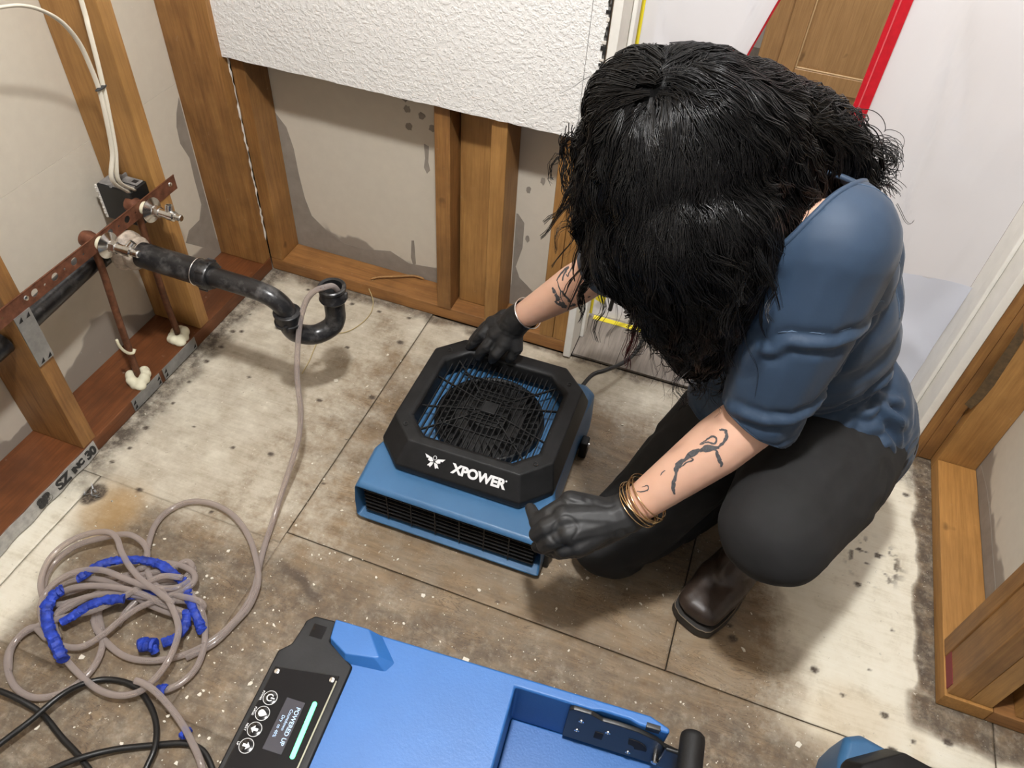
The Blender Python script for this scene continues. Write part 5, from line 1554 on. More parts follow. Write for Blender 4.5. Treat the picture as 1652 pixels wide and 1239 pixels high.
# ================================================================== PERSON
random.seed(11)
pe = thing('person', 'crouching person in navy T-shirt and black gloves with long curly black hair', 'person', (0.12, 0.98, 0.0))
wL, eL, sL, wR, eR, sR, hdC, nk, chs, mid_, plv = [V(p) for p in [(-0.0147, 0.7416, 0.3691), (0.1273, 0.8309, 0.5790), (0.1321, 0.8913, 0.8417), (-0.3493, 1.1699, 0.3125), (-0.1851, 1.1561, 0.5111), (-0.1115, 1.0496, 0.6938), (-0.0686, 0.8888, 0.9146), (0.0389, 0.9487, 0.8447), (0.0541, 1.0048, 0.7102), (0.1180, 1.0416, 0.5652), (0.2045, 1.0675, 0.4103)]]
hL, hR = V((0.300, 1.060, 0.375)), V((0.165, 1.140, 0.335))
kL = V([(0.2035, 0.7600, 0.4300)][0])
kR = V([(-0.0282, 0.8729, 0.0850)][0])
aL, aR = V((0.252, 0.985, 0.095)), V((0.225, 1.190, 0.085))
up_ax = (nk-plv).normalized()
lat = (sL-sR).normalized()
fwd = lat.cross(up_ax).normalized() * -1.0
if fwd.y > 0: fwd = -fwd
# head frame: crown points up and towards the fan, face looks down at it
cz = V((-0.60, -0.42, 0.62)).normalized()
fx = V((-0.45, -0.42, -0.79)); fx = (fx - cz*fx.dot(cz)).normalized()
sx_ = cz.cross(fx).normalized()
HM = Matrix((sx_, fx, cz)).transposed()        # columns: side, face, crown
def H(s, f, c): return hdC + sx_*s + fx*f + cz*c
# ---- body: one continuous skin
bm = bmesh.new()
ellipsoid(bm, H(0, -0.005, -0.012), (0.070, 0.086, 0.088), HM, 20)
ellipsoid(bm, H(0, 0.030, -0.050), (0.055, 0.062, 0.065), HM, 16)      # jaw
ellipsoid(bm, H(0, 0.060, -0.100), (0.022, 0.020, 0.016), HM, 10)      # chin
capsule(bm, H(0, 0.090, -0.002), H(0, 0.103, -0.034), 0.010, 0.014, 10)   # nose
ellipsoid(bm, H(0, 0.082, -0.064), (0.024, 0.012, 0.013), HM, 10)      # mouth
for s in (-1, 1):
    ellipsoid(bm, H(s*0.074, -0.005, -0.020), (0.010, 0.022, 0.032), HM, 10)   # ears
    ellipsoid(bm, H(s*0.034, 0.078, 0.018), (0.024, 0.012, 0.009), HM, 10)     # brow
    ellipsoid(bm, H(s*0.045, 0.058, -0.030), (0.024, 0.024, 0.022), HM, 10)    # cheek
capsule(bm, H(0, -0.035, -0.06), nk, 0.055, 0.060)
capsule(bm, nk, (nk+chs)/2, 0.062, 0.10)
capsule(bm, nk-up_ax*0.02, nk.lerp(sL, 0.5)-up_ax*0.02, 0.052, 0.045)
chain(bm, [chs, mid_, plv], [0.105, 0.10, 0.115])
chain(bm, [chs*0.4+sL*0.6, sL, eL], [0.07, 0.056, 0.043])
chain(bm, [chs*0.4+sR*0.6, sR, eR], [0.06, 0.050, 0.040])
fL = eL.lerp(wL, 0.30); fR = eR.lerp(wR, 0.32)
chain(bm, [eL, fL, wL.lerp(eL, 0.12), wL], [0.044, 0.046, 0.031, 0.029], sq=((0, 0, 1), 0.92))
chain(bm, [eR, fR, wR.lerp(eR, 0.12), wR], [0.040, 0.042, 0.029, 0.027])
chain(bm, [plv, hL, kL, aL], [0.09, 0.075, 0.050, 0.036])
chain(bm, [plv, hR, kR, aR], [0.09, 0.075, 0.048, 0.036])
capsule(bm, wL, wL.lerp(wL+(wL-eL), 0.25), 0.027, 0.020)
capsule(bm, wR, wR.lerp(wR+(wR-eR), 0.25), 0.025, 0.020)
body_me = organic(bm, 0.0055, 6)
body = obj('body', body_me, M['skin'], pe, smooth='full')
inv = pmat(pe)
def bvh_of(o):
    me = o.data
    w = pmat(o.parent) if o.parent else Matrix.Identity(4)
    return BVHTree.FromPolygons([w @ v.co for v in me.vertices], [list(p.vertices) for p in me.polygons])
bv = bvh_of(body)
for s in (-1, 1):
    p, n, _, _ = bv.find_nearest(H(s*0.033, 0.10, -0.004))
    bm = bmesh.new(); ellipsoid(bm, p - n*0.004, (0.0125, 0.0125, 0.009), HM, 14)
    e = obj('eye', bm, M['eye'], pe, smooth='full')
    bm = bmesh.new(); ellipsoid(bm, p - n*0.004 + fx*0.010, (0.0055, 0.0035, 0.0055), HM, 12)
    obj('iris', bm, M['iris'], e, smooth='full')
p, n, _, _ = bv.find_nearest(H(0, 0.12, -0.066))
bm = bmesh.new(); ellipsoid(bm, p, (0.021, 0.004, 0.005), HM, 12); ellipsoid(bm, p-cz*0.007, (0.017, 0.004, 0.005), HM, 12)
obj('lips', bm, M['lip'], pe, smooth='full')

# ---- tattoos: flat ink lying on the skin
def ink(pts, w, name='tattoo', per=5):
    P_ = [V(q) for q in crom(pts, per)]
    out = []
    for q in P_:
        p, n, _, _ = bv.find_nearest(q)
        out.append((p+n*0.0006, n))
    bm = bmesh.new()
    m = len(out)
    L, R_ = [], []
    for i, (p, n) in enumerate(out):
        d = (out[min(i+1, m-1)][0]-out[max(i-1, 0)][0]).normalized()
        s = d.cross(n).normalized()
        t = i/(m-1)
        ww = w*(0.35+0.65*math.sin(PI*min(max(t, 0.05), 0.95)))*(0.8+0.4*random.random())
        L.append(bm.verts.new(p-s*ww)); R_.append(bm.verts.new(p+s*ww))
    for i in range(m-1):
        bm.faces.new((L[i], L[i+1], R_[i+1], R_[i]))
    return obj(name, bm, M['tattoo'], pe)
D1 = 1.17
ink([(0.0468, 0.7258, 0.4581), (0.0371, 0.7348, 0.4774), (0.0326, 0.7423, 0.4962)], 0.0032)
ink([(0.0316, 0.7399, 0.4942), (0.0301, 0.7513, 0.5036), (0.0349, 0.7553, 0.5203)], 0.0046)
ink([(0.0345, 0.7517, 0.5172), (0.0414, 0.7585, 0.5299), (0.0530, 0.7619, 0.5402)], 0.0050)
ink([(0.0535, 0.7606, 0.5391), (0.0654, 0.7625, 0.5483), (0.0814, 0.7623, 0.5563)], 0.0046)
ink([(0.0770, 0.7601, 0.5539), (0.0828, 0.7633, 0.5641), (0.0832, 0.7688, 0.5760), (0.0771, 0.7757, 0.5819), (0.0657, 0.7803, 0.5784)], 0.0024)
ink([(0.0759, 0.7585, 0.5524), (0.0858, 0.7508, 0.5464), (0.0949, 0.7446, 0.5354), (0.1033, 0.7403, 0.5261)], 0.0030)
ink([(0.0464, 0.7656, 0.5499), (0.0572, 0.7658, 0.5575), (0.0713, 0.7658, 0.5586), (0.0706, 0.7678, 0.5671), (0.0608, 0.7707, 0.5690), (0.0508, 0.7687, 0.5597), (0.0448, 0.7653, 0.5495)], 0.0016)
ink([(-0.0155, 0.7423, 0.4320), (-0.0039, 0.7400, 0.4363), (0.0050, 0.7415, 0.4439), (0.0014, 0.7461, 0.4474), (-0.0082, 0.7459, 0.4410)], 0.0011)
ink([(0.0097, 0.7495, 0.4757), (0.0118, 0.7537, 0.4792), (0.0145, 0.7535, 0.4855)], 0.0011)
ink([(0.0396, 0.7538, 0.5258), (0.0494, 0.7517, 0.5245), (0.0406, 0.7501, 0.5161), (0.0343, 0.7462, 0.5060)], 0.0012)
DR = 1.50
ink([(-0.2608, 1.1502, 0.4411), (-0.2512, 1.1491, 0.4373), (-0.2472, 1.1480, 0.4271), (-0.2570, 1.1466, 0.4279)], 0.0055)
ink([(-0.2537, 1.1505, 0.4555), (-0.2444, 1.1562, 0.4681), (-0.2352, 1.1564, 0.4740), (-0.2396, 1.1515, 0.4610)], 0.0042)
ink([(-0.2408, 1.1505, 0.4522), (-0.2345, 1.1502, 0.4422), (-0.2402, 1.1477, 0.4328)], 0.0040)
ink([(-0.2333, 1.1524, 0.4685), (-0.2248, 1.1538, 0.4763), (-0.2198, 1.1572, 0.4874), (-0.2129, 1.1557, 0.4758), (-0.2208, 1.1529, 0.4662)], 0.0024)
ink([(-0.2517, 1.1519, 0.4567), (-0.2447, 1.1478, 0.4499), (-0.2460, 1.1491, 0.4360)], 0.0015)

# ---- trousers
bm = bmesh.new()
chain(bm, [plv-up_ax*0.0, hL, hL.lerp(kL, 0.55), kL], [0.130, 0.126, 0.116, 0.088])
chain(bm, [kL, kL.lerp(aL, 0.35), aL+V((0, 0, 0.09))], [0.080, 0.074, 0.060])
chain(bm, [plv, hR, hR.lerp(kR, 0.5), kR], [0.125, 0.120, 0.098, 0.078])
chain(bm, [kR, kR.lerp(aR, 0.4), aR+V((0.01, 0.02, 0.0))], [0.078, 0.074, 0.060])
capsule(bm, hL, hR, 0.125, 0.12)

for v in bm.verts:
    v.co.z = max(v.co.z, 0.006)
pm = organic(bm, 0.007, 14)
def pant_fold(co):
    n = fbm(co*7+3, 4)-0.5
    r = np.abs(fbm(co*np.array([9, 9, 16])+11, 3)-0.5)
    k = np.linalg.norm(co-np.array(kL), axis=1)
    return n*0.016 - 0.004*sstep(0.10, 0.0, r)*sstep(0.05, 0.20, k)
displace(pm, pant_fold)
for v in pm.vertices:
    v.co.z = max(v.co.z, 0.004)
obj('trousers', pm, M['pants'], pe, smooth='full', label='washed black trousers')

# ---- shirt
bm = bmesh.new()
cR_, cL_ = chs.lerp(sR, 0.75), chs.lerp(sL, 0.82)
capsule(bm, cL_+up_ax*0.012, cR_+up_ax*0.012, 0.092, 0.085)
capsule(bm, chs + lat*0.085, chs - lat*0.085, 0.125, 0.12)
capsule(bm, chs*0.5+mid_*0.5 + lat*0.085, chs*0.5+mid_*0.5 - lat*0.075, 0.128, 0.12)
capsule(bm, mid_ + lat*0.080, mid_ - lat*0.080, 0.125, 0.12)
capsule(bm, plv + lat*0.065, plv - lat*0.075, 0.136, 0.128)
capsule(bm, plv-up_ax*0.07 + lat*0.060, plv-up_ax*0.07 - lat*0.075, 0.150, 0.14)
capsule(bm, nk-up_ax*0.03, chs, 0.068, 0.11)
chain(bm, [cL_, sL, sL.lerp(eL, 0.45), eL, eL.lerp(wL, 0.10)], [0.09, 0.080, 0.074, 0.060, 0.056])
chain(bm, [cR_, sR, sR.lerp(eR, 0.45), eR, eR.lerp(wR, 0.06)], [0.085, 0.074, 0.068, 0.056, 0.052])
capsule(bm, sL.lerp(eL, 0.35), mid_.lerp(sL, 0.35), 0.06, 0.08)
sm_ = organic(bm, 0.0048, 7)
nC, nM, nP = [np.array(q) for q in (chs, mid_, plv)]
aU, aLt = np.array(up_ax), np.array(lat)
def seg_d(co, a, b):
    a, b = np.array(a), np.array(b)
    d = b-a
    t = np.clip(((co-a)@d)/(d@d), 0, 1)
    return np.linalg.norm(co-(a+t[:, None]*d), axis=1), t
_b0 = BVHTree.FromPolygons([v.co.copy() for v in sm_.vertices], [list(p.vertices) for p in sm_.polygons])
FOLDS = []
for pts, amp, wd in (([(0.0923, 0.8209, 0.6736), (0.1144, 0.8297, 0.7261), (0.1486, 0.8542, 0.7561), (0.1949, 0.8886, 0.7639), (0.2195, 0.9167, 0.7588)], 0.0060, 0.010),
                     ([(0.1047, 0.8187, 0.5992), (0.1448, 0.8264, 0.6281), (0.1728, 0.8501, 0.6603), (0.1903, 0.8794, 0.7000), (0.2057, 0.9087, 0.7430)], 0.0085, 0.010),
                     
                     
                     
                     ([(0.0927, 0.8040, 0.5690), (0.1328, 0.8003, 0.5708), (0.1609, 0.8175, 0.5786)], 0.0030, 0.005),
                     ([(0.1708, 0.8831, 0.6834), (0.1695, 0.8637, 0.6141), (0.1680, 0.8586, 0.5787)], 0.0080, 0.012),
                     ([(0.2219, 0.9597, 0.5826), (0.2658, 0.9631, 0.5998), (0.3113, 0.9746, 0.5979)], 0.0100, 0.011),
                     ([(0.2349, 0.9775, 0.5141), (0.2782, 0.9738, 0.5534), (0.3200, 0.9746, 0.5534), (0.3524, 0.9903, 0.5370)], 0.0110, 0.011),
                     ([(0.2580, 0.9778, 0.4757), (0.2857, 0.9847, 0.5065), (0.3232, 0.9760, 0.5097), (0.3660, 0.9775, 0.4973)], 0.0110, 0.011),
                     ([(0.2970, 0.9887, 0.5146), (0.3432, 0.9698, 0.4952), (0.3762, 0.9630, 0.4560)], 0.0090, 0.010),
                     ([(0.2582, 0.9776, 0.4317), (0.2954, 0.9743, 0.4684), (0.3401, 0.9587, 0.4675), (0.3695, 0.9516, 0.4420)], 0.0090, 0.011),
                     ([(0.1910, 0.9497, 0.8789), (0.2245, 0.9718, 0.8077), (0.2535, 0.9566, 0.7213)], 0.0050, 0.010)):
    P_ = []
    for q in crom(pts, 6):
        p, n, _, _ = _b0.find_nearest(V(q))
        P_.append(np.array(p))
    FOLDS.append((P_, amp, wd*0.72))
def folds(co):
    out = np.zeros(len(co))
    for P_, amp, wd in FOLDS:
        lo_, hi_ = np.min(P_, 0)-0.06, np.max(P_, 0)+0.06
        m = np.all((co > lo_) & (co < hi_), axis=1)
        c = co[m]
        best = np.full(len(c), 9.0); tt = np.zeros(len(c))
        for i in range(len(P_)-1):
            d, t = seg_d(c, P_[i], P_[i+1])
            k = d < best
            best = np.where(k, d, best)
            tt = np.where(k, (i+t)/(len(P_)-1), tt)
        env = np.sin(np.pi*np.clip(tt*0.92+0.04, 0, 1))**0.6
        out[m] += env*amp*(np.exp(-(best/wd)**2) - 0.75*np.exp(-((best-1.9*wd)/wd)**2))
    return out
def shirt_fold(co):
    u = (co-nP)@aU
    l = (co-nP)@aLt
    w = fbm(co*6+1.7, 3)
    # bunched folds round the waist
    q = np.stack([u*24 + (w-0.5)*4.5, l*3.2, (co[:, 2])*2.0], 1)
    f1 = (fbm(q, 3)-0.5)*sstep(0.34, 0.12, u)
    # folds drawn from the shoulder down the sleeve
    dA, t = seg_d(co, sL, eL)
    ax = np.array((eL-sL).normalized())
    al = (co-np.array(sL))@ax
    pr = co-np.array(sL)-al[:, None]*ax
    e1 = np.array(lat); e1 = e1-ax*(e1@ax); e1 /= np.linalg.norm(e1)
    e2 = np.cross(ax, e1)
    ang = np.arctan2(pr@e2, pr@e1)
    q2 = np.stack([ang*3.0+al*10+(w-0.5)*2.5, al*7.0, al*0], 1)
    f2 = (fbm(q2+31, 3)-0.5)*sstep(0.13, 0.09, dA)*sstep(-0.02, 0.10, al)
    f3 = (fbm(co*5+8, 3)-0.5)
    return f1*0.030 + f2*0.006 + f3*0.010 + 0.85*folds(co)
displace(sm_, shirt_fold)
bm = bmesh.new(); bm.from_mesh(sm_)
def cut(center, normal, rad):
    bm.faces.ensure_lookup_table()
    fs = [f for f in bm.faces if (f.calc_center_median()-center).length < rad]
    g = set(fs)
    for f in fs:
        g.update(f.edges); g.update(f.verts)
    bmesh.ops.bisect_plane(bm, geom=list(g), plane_co=center, plane_no=normal, clear_outer=True)
cut(eL.lerp(wL, 0.035), (wL-eL).normalized()*0.8+(eL-sL).normalized()*0.45, 0.115)
cut(eR.lerp(wR, 0.01), (wR-eR).normalized(), 0.105)
cut(plv-up_ax*0.085, -up_ax, 0.30)
cut(nk+up_ax*0.004+lat*0.012, (nk-chs).normalized()+V((-.12, -.12, .17))+lat*0.05, 0.11)
# tidy the open edges and remember them for the hems
HEMS = []
left = set(e for e in bm.edges if e.is_boundary)
while left:
    e = left.pop()
    loop = [e.verts[0], e.verts[1]]
    while True:
        nx = [f for f in loop[-1].link_edges if f in left]
        if not nx:
            break
        left.discard(nx[0])
        o_ = nx[0].other_vert(loop[-1])
        if o_ is loop[0]:
            break
        loop.append(o_)
    if len(loop) < 20:
        continue
    for it in range(14):
        m = len(loop)
        new = [(loop[i-1].co + loop[i].co*2 + loop[(i+1) % m].co)/4 for i in range(m)]
        for v, c_ in zip(loop, new):
            v.co = c_
    HEMS.append([v.co.copy() for v in loop])
sm_ = bpy.data.meshes.new('shirt'); bm.to_mesh(sm_); bm.free()
shirt = obj('shirt', sm_, M['shirt'], pe, smooth='full', label='navy blue raglan T-shirt')
so_ = shirt.modifiers.new('s', 'SOLIDIFY'); so_.thickness = 0.0022; so_.offset = 0.2
sv = bvh_of(shirt)
def seam(pts, r=0.0008, lift=0.0016):
    P_ = []
    for q in crom(pts, 14):
        p, n, _, _ = sv.find_nearest(V(q))
        P_.append(p+n*lift)
    bm = bmesh.new(); tube(bm, P_, r, 5)
    obj('seam', bm, M['shirt_seam'], shirt, smooth='full')
M['shirt_seam'] = fabric('navy_seam', (0.060, 0.100, 0.160), 0.7, 0.1, 0.1)
seam([(0.0795, 0.8908, 0.9095), (0.0737, 0.8718, 0.8756), (0.0767, 0.8600, 0.8384), (0.0935, 0.8635, 0.7924), (0.1102, 0.8640, 0.7614)])
seam([(0.1226, 0.8986, 0.9332), (0.1630, 0.9071, 0.8969), (0.1991, 0.9260, 0.8406), (0.2296, 0.9491, 0.7738), (0.2474, 0.9515, 0.7119)])
seam([(0.1150, 0.8543, 0.7494), (0.1505, 0.8435, 0.7759), (0.1874, 0.8734, 0.7754), (0.2174, 0.9167, 0.7581)])
# rolled hems and collar along the open edges
for hp in HEMS:
    st = max(1, len(hp)//70)
    ctr_ = sum(hp, V())/len(hp)
    neck = (ctr_-nk).length < 0.09
    bm = bmesh.new()
    tube(bm, crom([tuple(p) for p in hp[::st]], 2, True), 0.0042 if neck else 0.0020, 7, closed=True, flat=1.0)
    obj('collar' if neck else 'hem', bm, M['shirt'], shirt, smooth='full')
# ---- gloves
def hand(name, wrist, elbow, palm, fingers, thumb, cuff_r):
    bm = bmesh.new()
    d = (elbow-wrist).normalized()
    capsule(bm, wrist+d*0.030, wrist, cuff_r, cuff_r*0.97)
    for a, b, ra, rb in palm:
        capsule(bm, a, b, ra, rb)
    for f, r in fingers:
        chain(bm, f, r, n=10)
    chain(bm, thumb[0], thumb[1], n=10)
    me = organic(bm, 0.0023, 3)
    displace(me, lambda co: (fbm(co*34+2, 3)-0.5)*0.0022 - 0.0013*sstep(0.06, 0.0, np.abs(fbm(co*np.array([22, 30, 26])+7, 2)-0.5)))
    bm = bmesh.new(); bm.from_mesh(me)
    fs = [f for f in bm.faces if (f.calc_center_median()-wrist).length < 0.09]
    g = set(fs)
    for f in fs:
        g.update(f.edges); g.update(f.verts)
    bmesh.ops.bisect_plane(bm, geom=list(g), plane_co=wrist+d*0.030, plane_no=d, clear_outer=True)
    bm.to_mesh(me); bm.free()
    return obj(name, me, M['glove'], pe, smooth='full')
def Vs(l): return [V(q) for q in l]
k1, k2, k3, k4, pb = Vs([(-0.1008, 0.7205, 0.3780), (-0.1019, 0.6912, 0.3760), (-0.0892, 0.6738, 0.3660), (-0.0694, 0.6683, 0.3500), (-0.0350, 0.7237, 0.3650)])
hand('glove', wL, eL,
     [(wL, pb, 0.034, 0.036), (pb, k1, 0.034, 0.021), (pb, k2, 0.036, 0.022), (pb, k3, 0.034, 0.021), (pb, k4, 0.030, 0.018)],
     [([k1] + Vs([(-0.1289, 0.6949, 0.3660), (-0.1450, 0.6846, 0.3500), (-0.1643, 0.7123, 0.3400)]), [0.0175, 0.0155, 0.0130, 0.0095]),
      ([k2] + Vs([(-0.1248, 0.6705, 0.3640), (-0.1381, 0.6653, 0.3460), (-0.1329, 0.6735, 0.3260)]), [0.0185, 0.0165, 0.0135, 0.0110]),
      ([k3] + Vs([(-0.1119, 0.6595, 0.3520), (-0.1220, 0.6577, 0.3340), (-0.1112, 0.6678, 0.3180)]), [0.0175, 0.0155, 0.0130, 0.0105]),
      ([k4] + Vs([(-0.0914, 0.6578, 0.3380), (-0.0969, 0.6611, 0.3220), (-0.0865, 0.6719, 0.3100)]), [0.0155, 0.0135, 0.0115, 0.0095])],
     (Vs([(-0.0359, 0.7088, 0.3500), (-0.0735, 0.6784, 0.3250), (-0.1069, 0.6698, 0.3100), (-0.1359, 0.6689, 0.3050)]), [0.022, 0.0175, 0.0135, 0.0100]), 0.0345)
k1, k2, k3, k4, pb = Vs([(-0.4070, 1.1787, 0.2720), (-0.3896, 1.1525, 0.2680), (-0.3657, 1.1427, 0.2600), (-0.3422, 1.1498, 0.2480), (-0.3629, 1.1695, 0.2850)])
hand('glove', wR, eR,
     [(wR, pb, 0.032, 0.032), (pb, k1, 0.030, 0.018), (pb, k2, 0.031, 0.019), (pb, k3, 0.030, 0.018), (pb, k4, 0.028, 0.016)],
     [([k1] + Vs([(-0.4223, 1.1570, 0.2520), (-0.4393, 1.1540, 0.2260), (-0.4509, 1.1545, 0.2060)]), [0.0155, 0.0135, 0.0115, 0.0090]),
      ([k2] + Vs([(-0.4031, 1.1341, 0.2460), (-0.4156, 1.1348, 0.2220), (-0.4212, 1.1354, 0.2060)]), [0.0160, 0.0140, 0.0120, 0.0095]),
      ([k3] + Vs([(-0.3761, 1.1276, 0.2400), (-0.3859, 1.1332, 0.2180), (-0.3892, 1.1355, 0.2070)]), [0.0155, 0.0135, 0.0115, 0.0090]),
      ([k4] + Vs([(-0.3471, 1.1428, 0.2300), (-0.3542, 1.1491, 0.2140), (-0.3562, 1.1517, 0.2070)]), [0.0140, 0.0120, 0.0105, 0.0085])],
     (Vs([(-0.3866, 1.1998, 0.2800), (-0.4200, 1.1804, 0.2550), (-0.4392, 1.1645, 0.2300), (-0.4501, 1.1630, 0.2140)]), [0.020, 0.0155, 0.0125, 0.0095]), 0.0325)
# ---- bangles
axL = (eL-wL).normalized()
u_, w_ = frame_of(axL)
for k in range(7):
    c = wL + axL*(0.026+0.0042*k) + V((0, 0, -0.004+0.002*(k % 3)))
    tl_ = (random.uniform(-.16, .16), random.uniform(-.16, .16))
    r_ = 0.0385 + 0.0012*(k % 3)
    smooth_tube('bangle', [c + (u_*math.cos(a)+w_*math.sin(a))*r_ + axL*(tl_[0]*math.cos(a)+tl_[1]*math.sin(a))*r_ for a in [2*PI*i/18 for i in range(18)]], 0.00105, M['gold'], pe, per=3, n=6, closed=True, label='thin gold bangle')
axR = (eR-wR).normalized()
u_, w_ = frame_of(axR)
c = wR + axR*0.034
smooth_tube('bracelet', [c + (u_*math.cos(a)+w_*math.sin(a))*0.0345 for a in [2*PI*i/16 for i in range(16)]], 0.0016, M['silver'], pe, per=3, n=6, closed=True, label='thin silver bracelet')

# ---- boots
def boot(toe, heel, ankle, shaft, floorz=0.0):
    toe, heel, ankle, shaft = V(toe), V(heel), V(ankle), V(shaft)
    u = (toe-heel).normalized()
    n = V((0, 0, 1)) if abs(u.z) < 0.5 else V((0, 0, 1))
    s = u.cross(n).normalized()
    n = s.cross(u).normalized()
    L = (toe-heel).length
    def B_(a, b, c): return heel + u*(a*L) + s*b + n*c
    bm = bmesh.new()
    for sgn in (-1, -0.5, 0, 0.5, 1):
        capsule(bm, B_(0.90 if abs(sgn) < 1 else 0.885, sgn*0.021, 0.048), B_(0.62, sgn*0.021, 0.054), 0.025, 0.031)
        capsule(bm, B_(0.62, sgn*0.021, 0.052), B_(0.16, sgn*0.010, 0.055), 0.030, 0.030)
    capsule(bm, B_(0.62, 0, 0.066), B_(0.30, 0, 0.095), 0.032, 0.045)
    capsule(bm, B_(0.12, 0, 0.055), ankle, 0.034, 0.050)
    capsule(bm, B_(0.30, 0, 0.095), ankle, 0.045, 0.052)
    capsule(bm, ankle, shaft, 0.052, 0.066)
    for v in bm.verts:
        h = (v.co-heel).dot(n)
        if h < 0.026:
            v.co += n*(0.026-h)
    me = organic(bm, 0.0036, 5)
    displace(me, lambda co: (fbm(co*24, 3)-0.5)*0.005)
    b = obj('boot', me, M['leather'], pe, smooth='full', label='dark brown leather boot')
    out = []
    for a, w in ((0.985, 0.030), (1.0, 0.018), (1.0, -0.018), (0.985, -0.030), (0.95, -0.044), (0.80, -0.051), (0.62, -0.049), (0.42, -0.038), (0.20, -0.036), (0.06, -0.032), (0.0, -0.016), (0.0, 0.016), (0.06, 0.032), (0.20, 0.036), (0.42, 0.036), (0.62, 0.047), (0.80, 0.051), (0.95, 0.044)):
        out.append((a, w))
    bm = bmesh.new()
    lo = [bm.verts.new(B_(a, w, 0.002)) for a, w in out]
    mi = [bm.verts.new(B_(a, w*1.03, 0.012)) for a, w in out]
    hi = [bm.verts.new(B_(a, w*1.0, 0.027)) for a, w in out]
    bm.faces.new(lo[::-1]); bm.faces.new(hi)
    m = len(out)
    for A_, C_ in ((lo, mi), (mi, hi)):
        for i in range(m):
            bm.faces.new((A_[i], A_[(i+1) % m], C_[(i+1) % m], C_[i]))
    obj('sole', bm, M['sole'], b, bevel=0.003, seg=2)
    smooth_tube('welt_stitch', [B_(a, w*0.96, 0.0285) for a, w in out], 0.0010, plain('welt_thread', (0.16, 0.12, 0.08), 0.7), b, per=2, n=5, closed=True)
boot((0.1535, 0.790, 0.0), (0.272, 1.045, 0.0), (0.258, 1.005, 0.115), (0.240, 0.945, 0.235))
boot((0.345, 1.330, 0.070), (0.235, 1.180, 0.135), (0.215, 1.165, 0.090), (0.145, 1.065, 0.088))

# ---- hair: a shaped mass, then thousands of curly strands on it and off it
crown = V([(-0.0970, 0.8781, 0.9758)][0])
hm = [V(q) for q in [(-0.0684, 0.8999, 0.9036), (-0.1393, 0.9049, 0.8659), (-0.1225, 0.9114, 0.9361), (-0.0216, 0.9453, 0.9209), (0.0190, 0.9908, 0.9226), (0.0971, 1.0273, 0.8923), (0.1650, 1.0770, 0.8511), (-0.0326, 0.8515, 0.8394), (-0.0736, 0.8636, 0.7898), (0.0199, 0.8836, 0.8148), (-0.0034, 0.8577, 0.7436), (-0.0527, 0.8804, 0.7096), (0.0328, 0.8896, 0.7203), (0.0196, 0.8796, 0.6288), (-0.1809, 0.9364, 0.8723), (0.0381, 0.9409, 0.8510)]]
bm = bmesh.new()
ellipsoid(bm, hm[0], (0.118, 0.118, 0.118), None, 24)
ellipsoid(bm, hm[1], (0.064, 0.064, 0.072), None, 16)
ellipsoid(bm, hm[2], (0.072, 0.072, 0.072), None, 16)
ellipsoid(bm, hm[3], (0.090, 0.090, 0.090), None, 16)
chain(bm, [hm[3], hm[4], hm[5], hm[6]], [0.080, 0.064, 0.050, 0.024])
chain(bm, [hm[0], hm[7], hm[10], hm[13]], [0.105, 0.100, 0.078, 0.040])
chain(bm, [hm[0], hm[8], hm[11]], [0.095, 0.078, 0.046])
chain(bm, [hm[3], hm[15], hm[9], hm[12]], [0.085, 0.070, 0.064, 0.042])
ellipsoid(bm, hm[14], (0.036, 0.036, 0.044), None, 14)
hme = organic(bm, 0.006, 8)
displace(hme, lambda co: (fbm(co*9+4, 3)-0.5)*0.034 + (fbm(co*30, 3)-0.5)*0.012)
hair = obj('hair', hme, M['hair_mass'], pe, smooth='full', label='long curly black hair')
hb = bvh_of(hair)
crown = hb.find_nearest(crown)[0]
mw = pmat(pe)
nv_ = len(hme.vertices)
surf = [(mw @ v.co, v.normal.copy()) for v in hme.vertices]
rs = random.Random(21)
SPL = []          # list of (points, radii)
NS = 20
